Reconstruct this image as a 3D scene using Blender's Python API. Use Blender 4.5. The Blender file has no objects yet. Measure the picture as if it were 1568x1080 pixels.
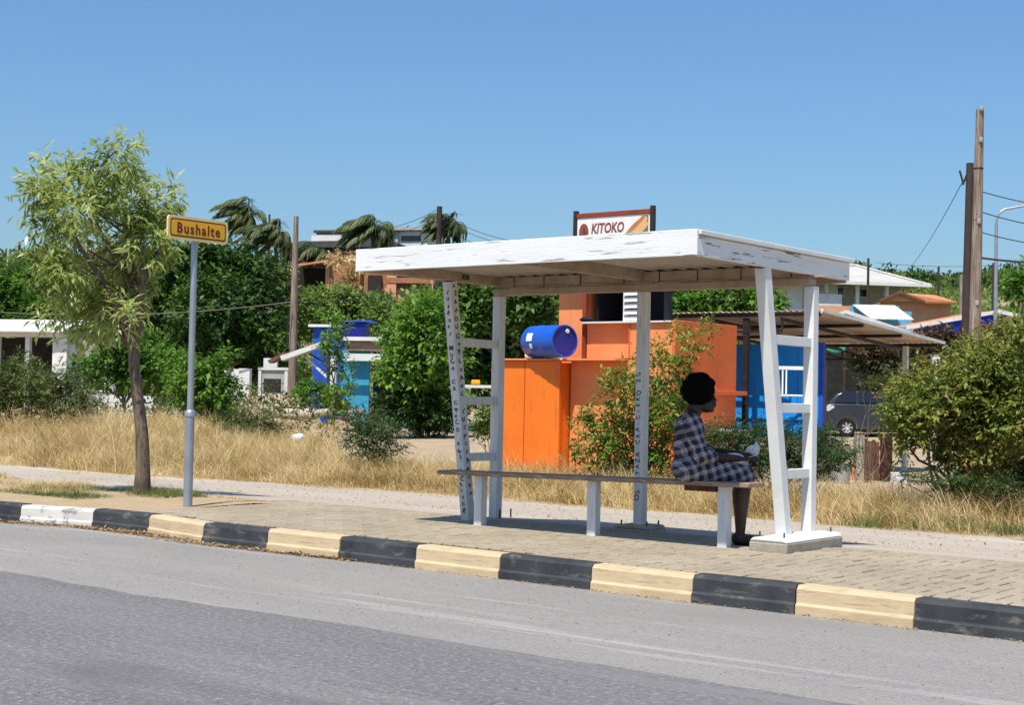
import bpy, bmesh, math, random
import numpy as np
from mathutils import Vector, Matrix, Euler, noise
R = math.radians
random.seed(7); rng = np.random.default_rng(7)
scene = bpy.context.scene
COL = scene.collection

# ------------------------------------------------------------------ camera
F, YAW, PITCH, ROLL = 2285.6, 0.6646, 0.0284, 0.020      # focal length in photo pixels, angles in radians
CAM = np.array([9.4556, -8.1553, 1.1085])
PW, PH = 1568, 1080
fw = np.array([-math.sin(YAW)*math.cos(PITCH), math.cos(YAW)*math.cos(PITCH), math.sin(PITCH)])
rt0 = np.cross(fw, [0, 0, 1.0]); rt0 /= np.linalg.norm(rt0); up0 = np.cross(rt0, fw)
rt = rt0*math.cos(ROLL)+up0*math.sin(ROLL); up = -rt0*math.sin(ROLL)+up0*math.cos(ROLL)
cam = bpy.data.cameras.new('camera'); camo = bpy.data.objects.new('camera', cam); COL.objects.link(camo)
camo.matrix_world = Matrix(((rt[0], up[0], -fw[0], CAM[0]), (rt[1], up[1], -fw[1], CAM[1]), (rt[2], up[2], -fw[2], CAM[2]), (0, 0, 0, 1)))
cam.sensor_width = 36; cam.lens = 36*F/PW; cam.clip_start = .1; cam.clip_end = 3000
scene.camera = camo

# ------------------------------------------------------------------ light
SUN = Vector((-.13, .517, -1)).normalized()              # travel direction
w = bpy.data.worlds.new('World'); scene.world = w; w.use_nodes = True
nt = w.node_tree; nt.nodes.clear()
sky = nt.nodes.new('ShaderNodeTexSky'); sky.sky_type = 'NISHITA'; sky.sun_disc = False
sky.sun_elevation = math.asin(-SUN.z); sky.sun_rotation = math.atan2(-SUN.x, -SUN.y)
sky.air_density = 1.3; sky.dust_density = 1.2; sky.ozone_density = 10.0; sky.altitude = 0
hs = nt.nodes.new('ShaderNodeMix'); hs.data_type = 'RGBA'; hs.blend_type = 'MULTIPLY'; hs.inputs[0].default_value = 1; hs.inputs[7].default_value = (.84, .95, 1, 1)
bg = nt.nodes.new('ShaderNodeBackground'); bg.inputs['Strength'].default_value = .104
wo = nt.nodes.new('ShaderNodeOutputWorld')
nt.links.new(sky.outputs[0], hs.inputs[6]); nt.links.new(hs.outputs[2], bg.inputs[0]); nt.links.new(bg.outputs[0], wo.inputs[0])
sl = bpy.data.lights.new('sun', 'SUN'); sl.energy = 4.3; sl.angle = R(.5); sl.color = (1, .95, .87)
so = bpy.data.objects.new('sun', sl); COL.objects.link(so); so.rotation_euler = SUN.to_track_quat('-Z', 'Y').to_euler(); so.location = (0, 0, 40)
scene.view_settings.view_transform = 'Standard'; scene.view_settings.look = 'None'
scene.view_settings.exposure = 0.42; scene.view_settings.gamma = 1; scene.view_settings.use_curve_mapping = False
scene.render.engine = 'CYCLES'
scene.cycles.max_bounces = 6; scene.cycles.transparent_max_bounces = 6

# ------------------------------------------------------------------ where things stand
FH = np.array([-math.sin(YAW), math.cos(YAW), 0]); RH = np.array([math.cos(YAW), math.sin(YAW), 0])
def ray(px, py): return fw+rt*(px-PW/2)/F+up*(PH/2-py)/F
def W(px, py, d):                                        # the point d metres into the scene behind a spot of the survey photograph
    return CAM+ray(px, py)*d
def GZ(px, py, z):
    v = ray(px, py); return CAM+v*((z-CAM[2])/v[2])
def sstep(a, b, x):
    t = np.clip((x-a)/(b-a), 0, 1); return t*t*(3-2*t)
def terrain(x, y):
    x = np.asarray(x, float); y = np.asarray(y, float)
    s = (x-CAM[0])*FH[0]+(y-CAM[1])*FH[1]; l = (x-CAM[0])*RH[0]+(y-CAM[1])*RH[1]
    z = -.185+15.5*sstep(48, 190, s)**1.15
    z = z+1.0*np.exp(-(((s-56)/7)**2+((l+9.2)/4.0)**2))          # dirt mound
    z = z+.35*sstep(24, 34, s)*sstep(-4, -9, l)*(1-sstep(45, 60, s))
    z = z+(.12*np.sin(x*.31+1)*np.cos(y*.27)+.08*np.sin(x*.7+y*.5))*sstep(26, 45, s)
    return z
def T(x, y): return float(terrain(x, y))
def on_ground(px, d):                                    # ground point d metres away under column px
    p = W(px, 600, d); return np.array([p[0], p[1], T(p[0], p[1])])
def frame(px, d, ang=0, z=None):                         # upright frame: x to the right as seen from the road, y away from it
    p = W(px, 600, d); a = YAW+ang
    m = Matrix.Rotation(a, 4, 'Z'); m.translation = (p[0], p[1], T(p[0], p[1]) if z is None else z); return m
def zrow(px, py, d): return W(px, py, d)[2]

# ------------------------------------------------------------------ materials
def newmat(name):
    m = bpy.data.materials.new(name); m.use_nodes = True; n = m.node_tree.nodes; l = m.node_tree.links
    return m, n, l, n['Principled BSDF']
def mixc(n, l, fac, a, b):
    x = n.new('ShaderNodeMix'); x.data_type = 'RGBA'
    for i, v in ((0, fac), (6, a), (7, b)):
        if hasattr(v, 'is_linked'): l.new(v, x.inputs[i])
        elif i: x.inputs[i].default_value = (*v, 1)
        else: x.inputs[0].default_value = v
    return x.outputs[2]
def tex(n, l, scale, detail=4, rough=.6, stretch=(1, 1, 1), coord='Object', kind='noise'):
    tc = n.new('ShaderNodeTexCoord'); mp = n.new('ShaderNodeMapping'); mp.inputs['Scale'].default_value = stretch
    l.new(tc.outputs[coord], mp.inputs[0])
    if kind == 'noise':
        t = n.new('ShaderNodeTexNoise'); t.inputs['Scale'].default_value = scale; t.inputs['Detail'].default_value = detail; t.inputs['Roughness'].default_value = rough
    else:
        t = n.new('ShaderNodeTexVoronoi'); t.inputs['Scale'].default_value = scale
    l.new(mp.outputs[0], t.inputs['Vector']); return t.outputs[0]
def ramp(n, l, src, a, b, ca=(0, 0, 0), cb=(1, 1, 1)):
    r = n.new('ShaderNodeValToRGB'); r.color_ramp.elements[0].position = a; r.color_ramp.elements[1].position = b
    r.color_ramp.elements[0].color = (*ca, 1); r.color_ramp.elements[1].color = (*cb, 1); l.new(src, r.inputs[0]); return r.outputs[0]
def bump(n, l, b, src, strength, dist=.01):
    x = n.new('ShaderNodeBump'); x.inputs['Strength'].default_value = strength; x.inputs['Distance'].default_value = dist
    l.new(src, x.inputs['Height']); l.new(x.outputs[0], b.inputs['Normal'])
def mat(name, c1, c2=None, scale=6, rough=.7, metal=0, bmp=.15, bscale=60, stretch=(1, 1, 1), lo=.35, hi=.65, spec=.3, wear=None, wscale=9, wlo=.62, whi=.66, wstretch=(1, 1, 1), coord='Object'):
    m, n, l, b = newmat(name)
    b.inputs['Roughness'].default_value = rough; b.inputs['Metallic'].default_value = metal; b.inputs['Specular IOR Level'].default_value = spec
    c2 = c2 or tuple(x*.82 for x in c1)
    col = mixc(n, l, ramp(n, l, tex(n, l, scale, 5, .6, stretch, coord), lo, hi), c1, c2)
    if wear: col = mixc(n, l, ramp(n, l, tex(n, l, wscale, 6, .65, wstretch, coord), wlo, whi), col, wear)
    l.new(col, b.inputs['Base Color'])
    if bmp: bump(n, l, b, tex(n, l, bscale, 4, .6, stretch, coord), bmp)
    return m
def leafmat(name, cols, rough=.55, trans=.35, nscale=.8, spec=.3):
    m, n, l, b = newmat(name)
    g = n.new('ShaderNodeNewGeometry'); r = n.new('ShaderNodeValToRGB'); e = r.color_ramp.elements
    while len(e) < len(cols): e.new(.5)
    for i, c in enumerate(cols): e[i].position = i/(len(cols)-1); e[i].color = (*c, 1)
    t = tex(n, l, nscale, 3, .5)
    a = n.new('ShaderNodeMath'); a.operation = 'MULTIPLY_ADD'; a.inputs[1].default_value = .62; l.new(g.outputs['Random Per Island'], a.inputs[0])
    s = n.new('ShaderNodeMath'); s.operation = 'MULTIPLY_ADD'; s.inputs[1].default_value = 1.7; s.inputs[2].default_value = -.66; l.new(t, s.inputs[0])
    l.new(s.outputs[0], a.inputs[2]); l.new(a.outputs[0], r.inputs[0])
    l.new(r.outputs[0], b.inputs['Base Color']); b.inputs['Roughness'].default_value = rough; b.inputs['Specular IOR Level'].default_value = spec
    tr = n.new('ShaderNodeBsdfTranslucent'); l.new(r.outputs[0], tr.inputs[0])
    mx = n.new('ShaderNodeMixShader'); mx.inputs[0].default_value = trans
    l.new(b.outputs[0], mx.inputs[1]); l.new(tr.outputs[0], mx.inputs[2]); l.new(mx.outputs[0], n['Material Output'].inputs[0])
    return m

# ------------------------------------------------------------------ mesh helper
WC = {}                                                  # things whose parts are given in world coordinates
class MB:
    def __init__(s): s.v = []; s.f = []; s.m = []; s.s = []
    def add(s, vs, fs, m=0, smooth=False, M=None):
        o = len(s.v)
        s.v += [tuple(M @ Vector(p)) if M is not None else tuple(p) for p in vs]
        for f in fs: s.f.append(tuple(i+o for i in f)); s.m.append(m); s.s.append(smooth)
        return s
    def box(s, x0, x1, y0, y1, z0, z1, m=0, M=None):
        v = [(x, y, z) for x in (x0, x1) for y in (y0, y1) for z in (z0, z1)]
        return s.add(v, [(0, 1, 3, 2), (4, 6, 7, 5), (0, 4, 5, 1), (2, 3, 7, 6), (0, 2, 6, 4), (1, 5, 7, 3)], m, False, M)
    def bar(s, p, q, wd, h, m=0, side=None, w2=None, h2=None):
        p = Vector(p); q = Vector(q); d = (q-p).normalized()
        a = Vector(side) if side else (Vector((0, 0, 1)).cross(d) if abs(d.z) < .95 else Vector((1, 0, 0)))
        a = (a-d*a.dot(d)).normalized(); b = d.cross(a); w2 = w2 or wd; h2 = h2 or h
        v = []
        for c, ww, hh in ((p, wd, h), (q, w2, h2)):
            for i, j in ((-1, -1), (1, -1), (1, 1), (-1, 1)): v.append(c+a*ww/2*i+b*hh/2*j)
        return s.add(v, [(3, 2, 1, 0), (4, 5, 6, 7), (0, 1, 5, 4), (1, 2, 6, 5), (2, 3, 7, 6), (3, 0, 4, 7)], m)
    def tube(s, pts, rad, n=8, m=0, smooth=True, caps=True):
        pts = [Vector(p) for p in pts]; k = len(pts)
        if not hasattr(rad, '__len__'): rad = [rad]*k
        vs = []; prev = None
        for i, p in enumerate(pts):
            d = (pts[min(i+1, k-1)]-pts[max(i-1, 0)]).normalized()
            a = prev-d*prev.dot(d) if prev is not None else d.orthogonal()
            if a.length < 1e-6: a = d.orthogonal()
            a.normalize(); prev = a; b = d.cross(a)
            for j in range(n):
                t = 2*math.pi*j/n; vs.append(p+(a*math.cos(t)+b*math.sin(t))*rad[i])
        fs = [(i*n+j, i*n+(j+1) % n, (i+1)*n+(j+1) % n, (i+1)*n+j) for i in range(k-1) for j in range(n)]
        s.add(vs, fs, m, smooth)
        if caps: s.add(vs[:n][::-1], [tuple(range(n))], m); s.add(vs[-n:], [tuple(range(n))], m)
        return s
    def lathe(s, prof, n=20, m=0, M=None, smooth=True):
        vs = [(r*math.cos(2*math.pi*j/n), r*math.sin(2*math.pi*j/n), z) for r, z in prof for j in range(n)]
        fs = [(i*n+j, i*n+(j+1) % n, (i+1)*n+(j+1) % n, (i+1)*n+j) for i in range(len(prof)-1) for j in range(n)]
        return s.add(vs, fs, m, smooth, M)
    def prism(s, poly, a0, a1, axis='y', m=0, M=None, smooth=False):  # poly in the plane across axis
        k = len(poly)
        mk = {'y': lambda u, v, a: (u, a, v), 'x': lambda u, v, a: (a, u, v), 'z': lambda u, v, a: (u, v, a)}[axis]
        vs = [mk(u, v, a0) for u, v in poly]+[mk(u, v, a1) for u, v in poly]
        fs = [tuple(range(k))[::-1], tuple(range(k, 2*k))]+[(i, (i+1) % k, k+(i+1) % k, k+i) for i in range(k)]
        o = len(s.f); s.add(vs, fs, m, False, M)
        if smooth:
            for i in range(o+2, len(s.s)): s.s[i] = True
        return s
    def ellipsoid(s, c, r, nu=12, nv=8, m=0, M=None):
        vs = [(c[0]+r[0]*math.sin(math.pi*i/nv)*math.cos(2*math.pi*j/nu), c[1]+r[1]*math.sin(math.pi*i/nv)*math.sin(2*math.pi*j/nu), c[2]+r[2]*math.cos(math.pi*i/nv)) for i in range(nv+1) for j in range(nu)]
        fs = [(i*nu+j, (i+1)*nu+j, (i+1)*nu+(j+1) % nu, i*nu+(j+1) % nu) for i in range(nv) for j in range(nu)]
        return s.add(vs, fs, m, True, M)
    def build(s, name, mats, parent=None, bevel=0, fix=True):
        me = bpy.data.meshes.new(name); me.from_pydata(s.v, [], s.f)
        for m in (mats if isinstance(mats, (list, tuple)) else [mats]): me.materials.append(m)
        me.polygons.foreach_set('material_index', s.m); me.polygons.foreach_set('use_smooth', s.s)
        if fix:
            b = bmesh.new(); b.from_mesh(me); bmesh.ops.remove_doubles(b, verts=b.verts, dist=1e-5); bmesh.ops.recalc_face_normals(b, faces=b.faces); b.to_mesh(me); b.free()
        if any(s.s): me.set_sharp_from_angle(angle=R(40))
        return link(name, me, parent, bevel)
def link(name, me, parent=None, bevel=0):
    o = bpy.data.objects.new(name, me); COL.objects.link(o)
    if parent is not None:
        o.parent = parent
        if parent.name in WC: o.location = -WC[parent.name]
    if bevel:
        b = o.modifiers.new('Bevel', 'BEVEL'); b.width = bevel; b.segments = 2; b.limit_method = 'ANGLE'; b.angle_limit = R(40)
    return o
def tag(o, label=None, cat=None, group=None, kind=None):
    for k, v in (('label', label), ('category', cat), ('group', group), ('kind', kind)):
        if v: o[k] = v
    return o
def thing(name, label, cat, at=None, group=None, world=False):
    o = bpy.data.objects.new(name, None); COL.objects.link(o); o.empty_display_size = .1
    if isinstance(at, Matrix): o.matrix_world = at
    else:
        o.location = Vector(at)
        if world: WC[o.name] = Vector(at)
    return tag(o, label, cat, group)
def text_mesh(name, body, size, M, m, parent, spacing=1.0, off=0, shear=0, xs=1.0, depth=.0015, align='CENTER'):
    c = bpy.data.curves.new(name, 'FONT'); c.body = body; c.size = size; c.align_x = align; c.align_y = 'CENTER'
    c.space_character = spacing; c.offset = off; c.shear = shear; c.extrude = depth; c.resolution_u = 3
    o = bpy.data.objects.new(name, c); COL.objects.link(o)
    me = bpy.data.meshes.new_from_object(o.evaluated_get(bpy.context.evaluated_depsgraph_get()))
    bpy.data.objects.remove(o); me.name = name
    me.transform(M @ Matrix.Diagonal((xs, 1, 1, 1)))
    me.materials.clear(); me.materials.append(m)
    for p in me.polygons: p.material_index = 0
    return link(name, me, parent)
def axes(o, x, y, z):                                    # matrix with given axes
    return Matrix(((x[0], y[0], z[0], o[0]), (x[1], y[1], z[1], o[1]), (x[2], y[2], z[2], o[2]), (0, 0, 0, 1)))

# ------------------------------------------------------------------ leaves
def np_mesh(name, V, Fq, m, parent=None, smooth=False):
    me = bpy.data.meshes.new(name); me.vertices.add(len(V)); me.vertices.foreach_set('co', V.astype(np.float32).ravel())
    k = Fq.shape[1]; me.loops.add(Fq.size); me.loops.foreach_set('vertex_index', Fq.astype(np.int32).ravel())
    me.polygons.add(len(Fq)); me.polygons.foreach_set('loop_start', np.arange(len(Fq), dtype=np.int32)*k)
    me.update(calc_edges=True); me.materials.append(m)
    if smooth: me.polygons.foreach_set('use_smooth', np.ones(len(Fq), bool))
    return link(name, me, parent)
def unit(a): return a/np.maximum(np.linalg.norm(a, axis=-1, keepdims=True), 1e-9)
def leaves(P, D, U, L, Wd, fold=.15):                    # base points, directions, rough normals, lengths, widths -> quads
    D = unit(D); S = unit(np.cross(D, U)); N = np.cross(S, D)
    L = L[:, None]; Wd = Wd[:, None]
    V = np.stack([P, P+D*L*.45+S*Wd/2+N*Wd*fold, P+D*L-N*L*.12, P+D*L*.45-S*Wd/2+N*Wd*fold], 1).reshape(-1, 3)
    return V, np.arange(len(V)).reshape(-1, 4)
def crown_points(blobs, n, shell=.55, r=rng):
    B = np.array([b[:3] for b in blobs]); Rr = np.array([b[3] for b in blobs]); p = Rr**2/(Rr**2).sum()
    i = r.choice(len(blobs), n, p=p); d = unit(r.normal(size=(n, 3))); q = 1-shell*r.random(n)**1.6
    d[:, 2] = np.where((d[:, 2] < -.3) & (r.random(n) < .4), -d[:, 2], d[:, 2])
    return B[i]+d*(Rr[i]*q)[:, None]*np.array([1, 1, .92]), d
def crown(name, blobs, nclus, per, L, asp, m, parent=None, spread=1.0, droop=.2, shell=.55, flat=0, out=.6, vary=.35):
    C, d = crown_points(blobs, nclus, shell)
    dirs = unit(d*out+rng.normal(size=C.shape)*.6+np.array([0, 0, .15]))
    if flat: dirs[:, 2] *= (1-flat); dirs = unit(dirs)
    t = np.repeat(np.arange(nclus), per); k = np.tile(np.linspace(0, 1, per), nclus)
    sd = unit(np.cross(dirs, np.array([0, 0, 1.0])+rng.normal(size=dirs.shape)*(.5*(1-flat))))
    sgn = np.where(np.tile(np.arange(per), nclus) % 2, 1, -1)[:, None]
    P = C[t]+dirs[t]*(k*spread*L*2.2)[:, None]+rng.normal(size=(len(t), 3))*L*.12
    D = dirs[t]*.7+sd[t]*sgn*.8+rng.normal(size=P.shape)*.3+np.array([0, 0, -droop])
    U = np.array([0, 0, 1.0])+d[t]*.5+rng.normal(size=P.shape)*.35*(1-flat*.6)
    ln = L*(1+vary*rng.normal(size=len(t))).clip(.4, 1.8)
    V, Fq = leaves(P, D, U, ln, ln*asp)
    return np_mesh(name, V, Fq, m, parent)
def pblobs(lst, d, dj=.0, squash=1.0):                   # (px, py, radius px) -> spheres at depth d
    o = []
    for i, b in enumerate(lst):
        dd = d+(rng.random()-.5)*2*dj+(b[3] if len(b) > 3 else 0)
        p = W(b[0], b[1], dd); o.append((p[0], p[1], p[2], b[2]/F*dd))
    return o
def limb(mb, a, b, r0, r1, seg=5, wob=.06, n=7):
    a = Vector(a); b = Vector(b); pts = []; ln = (b-a).length
    for i in range(seg+1):
        t = i/seg; p = a.lerp(b, t)
        if 0 < i < seg: p = p+Vector(rng.normal(size=3))*wob*ln*.5
        pts.append(p)
    mb.tube(pts, [r0+(r1-r0)*i/seg for i in range(seg+1)], n)
    return pts
def plant(name, label, cat, blobs, base, m, bark, nclus, per, L, asp, trunk_r=.05, limbs=8, group=None, crownname='crown', multi=1, **kw):
    base = Vector(base); base.z = T(base.x, base.y)-.02 if base.z == 0 else base.z
    t = thing(name, label, cat, base, group, world=True)
    crown(crownname, blobs, nclus, per, L, asp, m, t, **kw)
    mb = MB(); big = sorted(blobs, key=lambda b: -b[3])[:limbs]
    cz = np.mean([b[2] for b in big]); top = Vector((np.mean([b[0] for b in big]), np.mean([b[1] for b in big]), cz))
    fork = base.lerp(top, .35)
    if multi == 1: limb(mb, base, fork, trunk_r, trunk_r*.75, 4, .05, 9)
    for b in big: limb(mb, fork if multi == 1 else base+Vector((rng.normal()*.1, rng.normal()*.1, 0)), b[:3], trunk_r*.55, trunk_r*.12, 5, .12, 6)
    mb.build('trunk', bark, t)
    return t
def blades(name, X, Y, Z, H, lean, az, wd, m, parent=None, curl=.5):
    n = len(X); P = np.stack([X, Y, Z], 1); A = np.stack([np.cos(az), np.sin(az), np.zeros(n)], 1); S = np.stack([-np.sin(az), np.cos(az), np.zeros(n)], 1)
    tw = rng.random(n)*3.14; S = S*np.cos(tw)[:, None]+A*np.sin(tw)[:, None]*.6
    ks = (0, .4, .75, 1.0); rows = []
    for k in ks:
        c = P+A*(H*lean*(k**1.8))[:, None]+np.array([0, 0, 1.0])*(H*(k-curl*lean*k**2.4))[:, None]
        w_ = (wd*(1-k*.85))[:, None]; rows += [c-S*w_/2, c+S*w_/2]
    V = np.stack(rows, 1).reshape(-1, 3); b = np.arange(n)[:, None]*8
    Fq = np.concatenate([b+np.array([i, i+1, i+3, i+2]) for i in (0, 2, 4)], 0)
    return np_mesh(name, V, Fq, m, parent)

# ================================================================== PALETTE
M = {}
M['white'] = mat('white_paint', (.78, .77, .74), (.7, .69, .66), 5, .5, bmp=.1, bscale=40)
M['peel'] = mat('peeling_white_paint', (.80, .79, .77), (.74, .73, .70), 4, .55, wear=(.20, .19, .175), wscale=6, wlo=.605, whi=.64, wstretch=(.5, .5, 5), bmp=.25, bscale=30, stretch=(.4, .4, 3))
M['peel2'] = mat('scratched_white_board', (.81, .80, .78), (.75, .74, .71), 4, .55, wear=(.36, .35, .33), wscale=5, wlo=.585, whi=.62, wstretch=(.6, .6, 9), bmp=.25, bscale=30, stretch=(.4, .4, 3))
M['postw'] = mat('weathered_white_wood', (.74, .73, .70), (.60, .59, .56), 7, .6, wear=(.36, .32, .27), wscale=11, wlo=.58, whi=.74, wstretch=(3, 3, .5), bmp=.25, bscale=40, stretch=(3, 3, .4))
M['rawwood'] = mat('unpainted_beam_wood', (.48, .37, .26), (.34, .25, .17), 6, .7, wear=(.13, .10, .07), wscale=9, wlo=.66, whi=.72, wstretch=(1, 1, 2), bmp=.3)
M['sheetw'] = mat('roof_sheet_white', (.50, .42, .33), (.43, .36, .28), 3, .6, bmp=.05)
M['plank'] = mat('bench_wood', (.36, .25, .17), (.20, .13, .09), 9, .6, stretch=(.6, 6, 6), wear=(.50, .44, .36), wscale=10, wlo=.55, whi=.68, wstretch=(.5, 6, 6), bmp=.35, bscale=30)
M['concrete'] = mat('concrete', (.42, .37, .29), (.30, .26, .20), 9, .85, bmp=.4, bscale=70)
M['yellow'] = mat('kerb_yellow', (.63, .48, .29), (.52, .385, .225), 3, .7, wear=(.34, .27, .18), wscale=5, wlo=.54, whi=.68, wstretch=(1, 1, 3), bmp=.3, bscale=70, coord='Generated')
M['black'] = mat('kerb_black', (.026, .028, .032), (.055, .057, .06), 3, .65, wear=(.17, .155, .13), wscale=6, wlo=.56, whi=.72, wstretch=(1, 1, 2.5), bmp=.3, bscale=70)
M['kwhite'] = mat('kerb_white', (.66, .63, .57), (.55, .52, .47), 3, .7, wear=(.28, .27, .25), wscale=6, wlo=.55, whi=.60, bmp=.3, bscale=70)
M['iron'] = mat('dark_metal', (.035, .03, .03), (.06, .045, .04), 12, .5, .4, bmp=.1)
M['rust'] = mat('rusty_metal', (.16, .06, .035), (.07, .035, .025), 10, .8, .1, bmp=.2)
M['galv'] = mat('galvanised_steel', (.40, .43, .46), (.33, .35, .38), 6, .4, .6, bmp=.05)
M['ink'] = mat('black_marker', (.05, .05, .054), None, 5, .5, bmp=0)
M['bark'] = mat('bark', (.22, .165, .12), (.085, .062, .045), 12, .9, stretch=(2.5, 2.5, .6), bmp=.8, bscale=30)
M['polewood'] = mat('pole_wood', (.30, .22, .16), (.13, .085, .06), 8, .85, stretch=(4, 4, .25), wear=(.36, .33, .30), wscale=5, wlo=.5, whi=.65, wstretch=(4, 4, .2), bmp=.5, bscale=30)
M['darkpole'] = mat('dark_pole_wood', (.07, .05, .04), (.04, .03, .025), 8, .85, stretch=(4, 4, .25), bmp=.3)
M['orange'] = mat('orange_panel', (.82, .19, .018), (.76, .165, .016), 2, .45, wear=(.50, .12, .025), wscale=3, wlo=.56, whi=.75, wstretch=(4, 4, .5), bmp=.1, bscale=12)
M['peach'] = mat('peach_plaster', (.84, .29, .11), (.77, .245, .085), 2.5, .8, wear=(.58, .22, .10), wscale=3, wlo=.54, whi=.75, wstretch=(4, 4, .6), bmp=.25, bscale=60)
M['redor'] = mat('peach_plaster_shaded', (.74, .165, .045), (.64, .13, .035), 2.5, .7, bmp=.15, bscale=60)  # redder and darker than the peach front: shade of the side faces in colour
M['maroon'] = mat('maroon_trim_and_shade', (.28, .05, .025), (.22, .04, .02), 5, .6, bmp=.05)  # colour of the sign rails, also of the painted shadow line on the kiosk
M['barrelb'] = mat('barrel_blue', (.012, .10, .52), (.01, .08, .44), 4, .32, bmp=.03, spec=.5)
M['barreld'] = mat('barrel_end_blue', (.012, .035, .30), None, 4, .35, bmp=.03, spec=.5)
M['blue'] = mat('blue_wall_paint', (.015, .31, .78), (.012, .26, .70), 2.5, .5, stretch=(5, 5, .5), bmp=.08)
M['shackblue'] = mat('shack_blue', (.02, .09, .50), (.015, .07, .40), 2, .6, bmp=.1)
M['tankblue'] = mat('tank_navy', (.01, .015, .19), None, 3, .4, bmp=.03)
M['cyan'] = mat('cyan_paint', (.05, .36, .55), (.04, .28, .45), 4, .6, bmp=.1)
M['tin'] = mat('corrugated_tin', (.62, .49, .38), (.50, .38, .28), 3, .6, .2, stretch=(.5, 4, 1), bmp=.05)
M['whitetin'] = mat('white_tin', (.74, .73, .70), (.62, .60, .56), 3, .5, bmp=.05)
M['blackc'] = mat('black_cloth', (.008, .009, .014), None, 5, .7, bmp=.1)
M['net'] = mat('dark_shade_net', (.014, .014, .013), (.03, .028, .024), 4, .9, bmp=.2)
M['greentarp'] = mat('green_tarp', (.03, .42, .22), (.02, .3, .16), 3, .5, bmp=.1)
M['greenp'] = mat('green_fascia', (.008, .11, .06), None, 3, .5, bmp=.05)
M['bluef'] = mat('blue_fascia', (.012, .03, .36), None, 3, .5, bmp=.05)
M['paleroof'] = mat('pale_roof', (.50, .48, .43), (.42, .40, .36), 1.2, .8, bmp=.1)
M['wallw'] = mat('white_wall', (.72, .71, .68), (.60, .59, .56), 1.5, .8, wear=(.45, .43, .4), wscale=2.5, wlo=.6, whi=.75, bmp=.1)
M['wallg'] = mat('grey_wall', (.40, .40, .37), (.32, .32, .29), 1.5, .85, bmp=.1)
M['tile'] = mat('clay_tile', (.62, .27, .12), (.52, .21, .09), 2, .8, bmp=.1)
M['brick'] = mat('raw_brick', (.42, .19, .09), (.30, .13, .065), 3, .9, wear=(.45, .29, .17), wscale=4, wlo=.55, whi=.65, bmp=.4, bscale=20)
M['salmon'] = mat('salmon_wall', (.66, .34, .19), (.56, .29, .16), 2, .85, bmp=.1)
M['grroof'] = mat('grey_roof', (.075, .078, .075), (.05, .05, .05), 2, .8, bmp=.1)
M['ltblue'] = mat('light_blue_paint', (.16, .42, .62), (.12, .34, .52), 2, .6, bmp=.05)
M['glassd'] = mat('dark_window', (.012, .014, .016), None, 3, .12, bmp=0, spec=.6)
M['carpaint'] = mat('car_navy', (.03, .034, .046), None, 3, .22, bmp=0, spec=.6)
M['cargrey'] = mat('car_cladding', (.05, .053, .058), None, 3, .5, bmp=.05)
M['tyre'] = mat('tyre', (.012, .012, .012), None, 3, .85, bmp=.2)
M['rim'] = mat('rim', (.62, .62, .64), None, 3, .3, .5, bmp=0)
M['lamp'] = mat('pale_glint', (.75, .76, .78), None, 3, .1, .3, bmp=0, spec=.7)  # pale colour for the sun's reflection on the car tail
M['plastic'] = mat('white_plastic', (.80, .80, .80), None, 3, .4, bmp=0)
M['skin'] = mat('dark_skin', (.05, .024, .015), (.036, .018, .011), 8, .5, bmp=.05, spec=.4)
M['hair'] = mat('black_hair', (.004, .0035, .003), None, 30, .95, bmp=1, bscale=90, spec=.05)
M['shoe'] = mat('black_shoe', (.012, .011, .012), None, 6, .5, bmp=.05)
M['paper'] = mat('white_paper', (.80, .80, .80), (.72, .72, .72), 5, .8, bmp=.05)
M['rubble'] = mat('rubble_stone', (.45, .37, .30), (.30, .23, .19), 5, .9, bmp=.5)
M['log'] = mat('bleached_log', (.55, .48, .38), (.36, .29, .21), 5, .9, stretch=(.4, 3, 3), bmp=.5)
M['dryplank'] = mat('dry_brown_board', (.20, .10, .06), (.11, .055, .035), 5, .85, stretch=(3, 3, .4), bmp=.3)

def signmat(name, c): return mat(name, c, tuple(x*.93 for x in c), 6, .4, bmp=.02, spec=.4)
M['signy'] = signmat('sign_yellow', (.88, .43, .015)); M['signrim'] = signmat('sign_pale_edge', (.82, .62, .22)); M['signr'] = signmat('sign_dark_red', (.14, .02, .01))
M['banner'] = signmat('banner_white', (.80, .79, .77)); M['bred'] = signmat('banner_red_brown', (.26, .07, .04)); M['bbun'] = signmat('banner_bun', (.74, .42, .18)); M['bsaus'] = signmat('banner_sausage', (.5, .2, .08)); M['bgrn'] = signmat('banner_green', (.16, .2, .08)); M['bgrey'] = signmat('banner_grey', (.55, .55, .55))

# leaf palettes
M['lf_street'] = leafmat('street_tree_leaf', [(.10, .14, .025), (.27, .34, .06), (.45, .52, .16), (.62, .66, .34)], .36, .5, spec=.7)
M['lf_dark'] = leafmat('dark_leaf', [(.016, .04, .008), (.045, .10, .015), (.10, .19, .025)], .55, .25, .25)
M['lf_mid'] = leafmat('green_leaf', [(.035, .09, .01), (.085, .19, .02), (.16, .30, .035)], .5, .35, .5)
M['lf_bright'] = leafmat('bright_leaf', [(.05, .125, .015), (.12, .25, .025), (.25, .39, .06)], .5, .4, .6)
M['lf_olive'] = leafmat('olive_leaf', [(.045, .065, .017), (.09, .125, .03), (.16, .19, .055)], .6, .3, .5)
M['lf_kiosk'] = leafmat('bougainvillea_leaf', [(.035, .09, .014), (.07, .17, .022), (.15, .25, .03), (.30, .30, .05), (.50, .25, .05)], .5, .35, 1.3)
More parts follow.
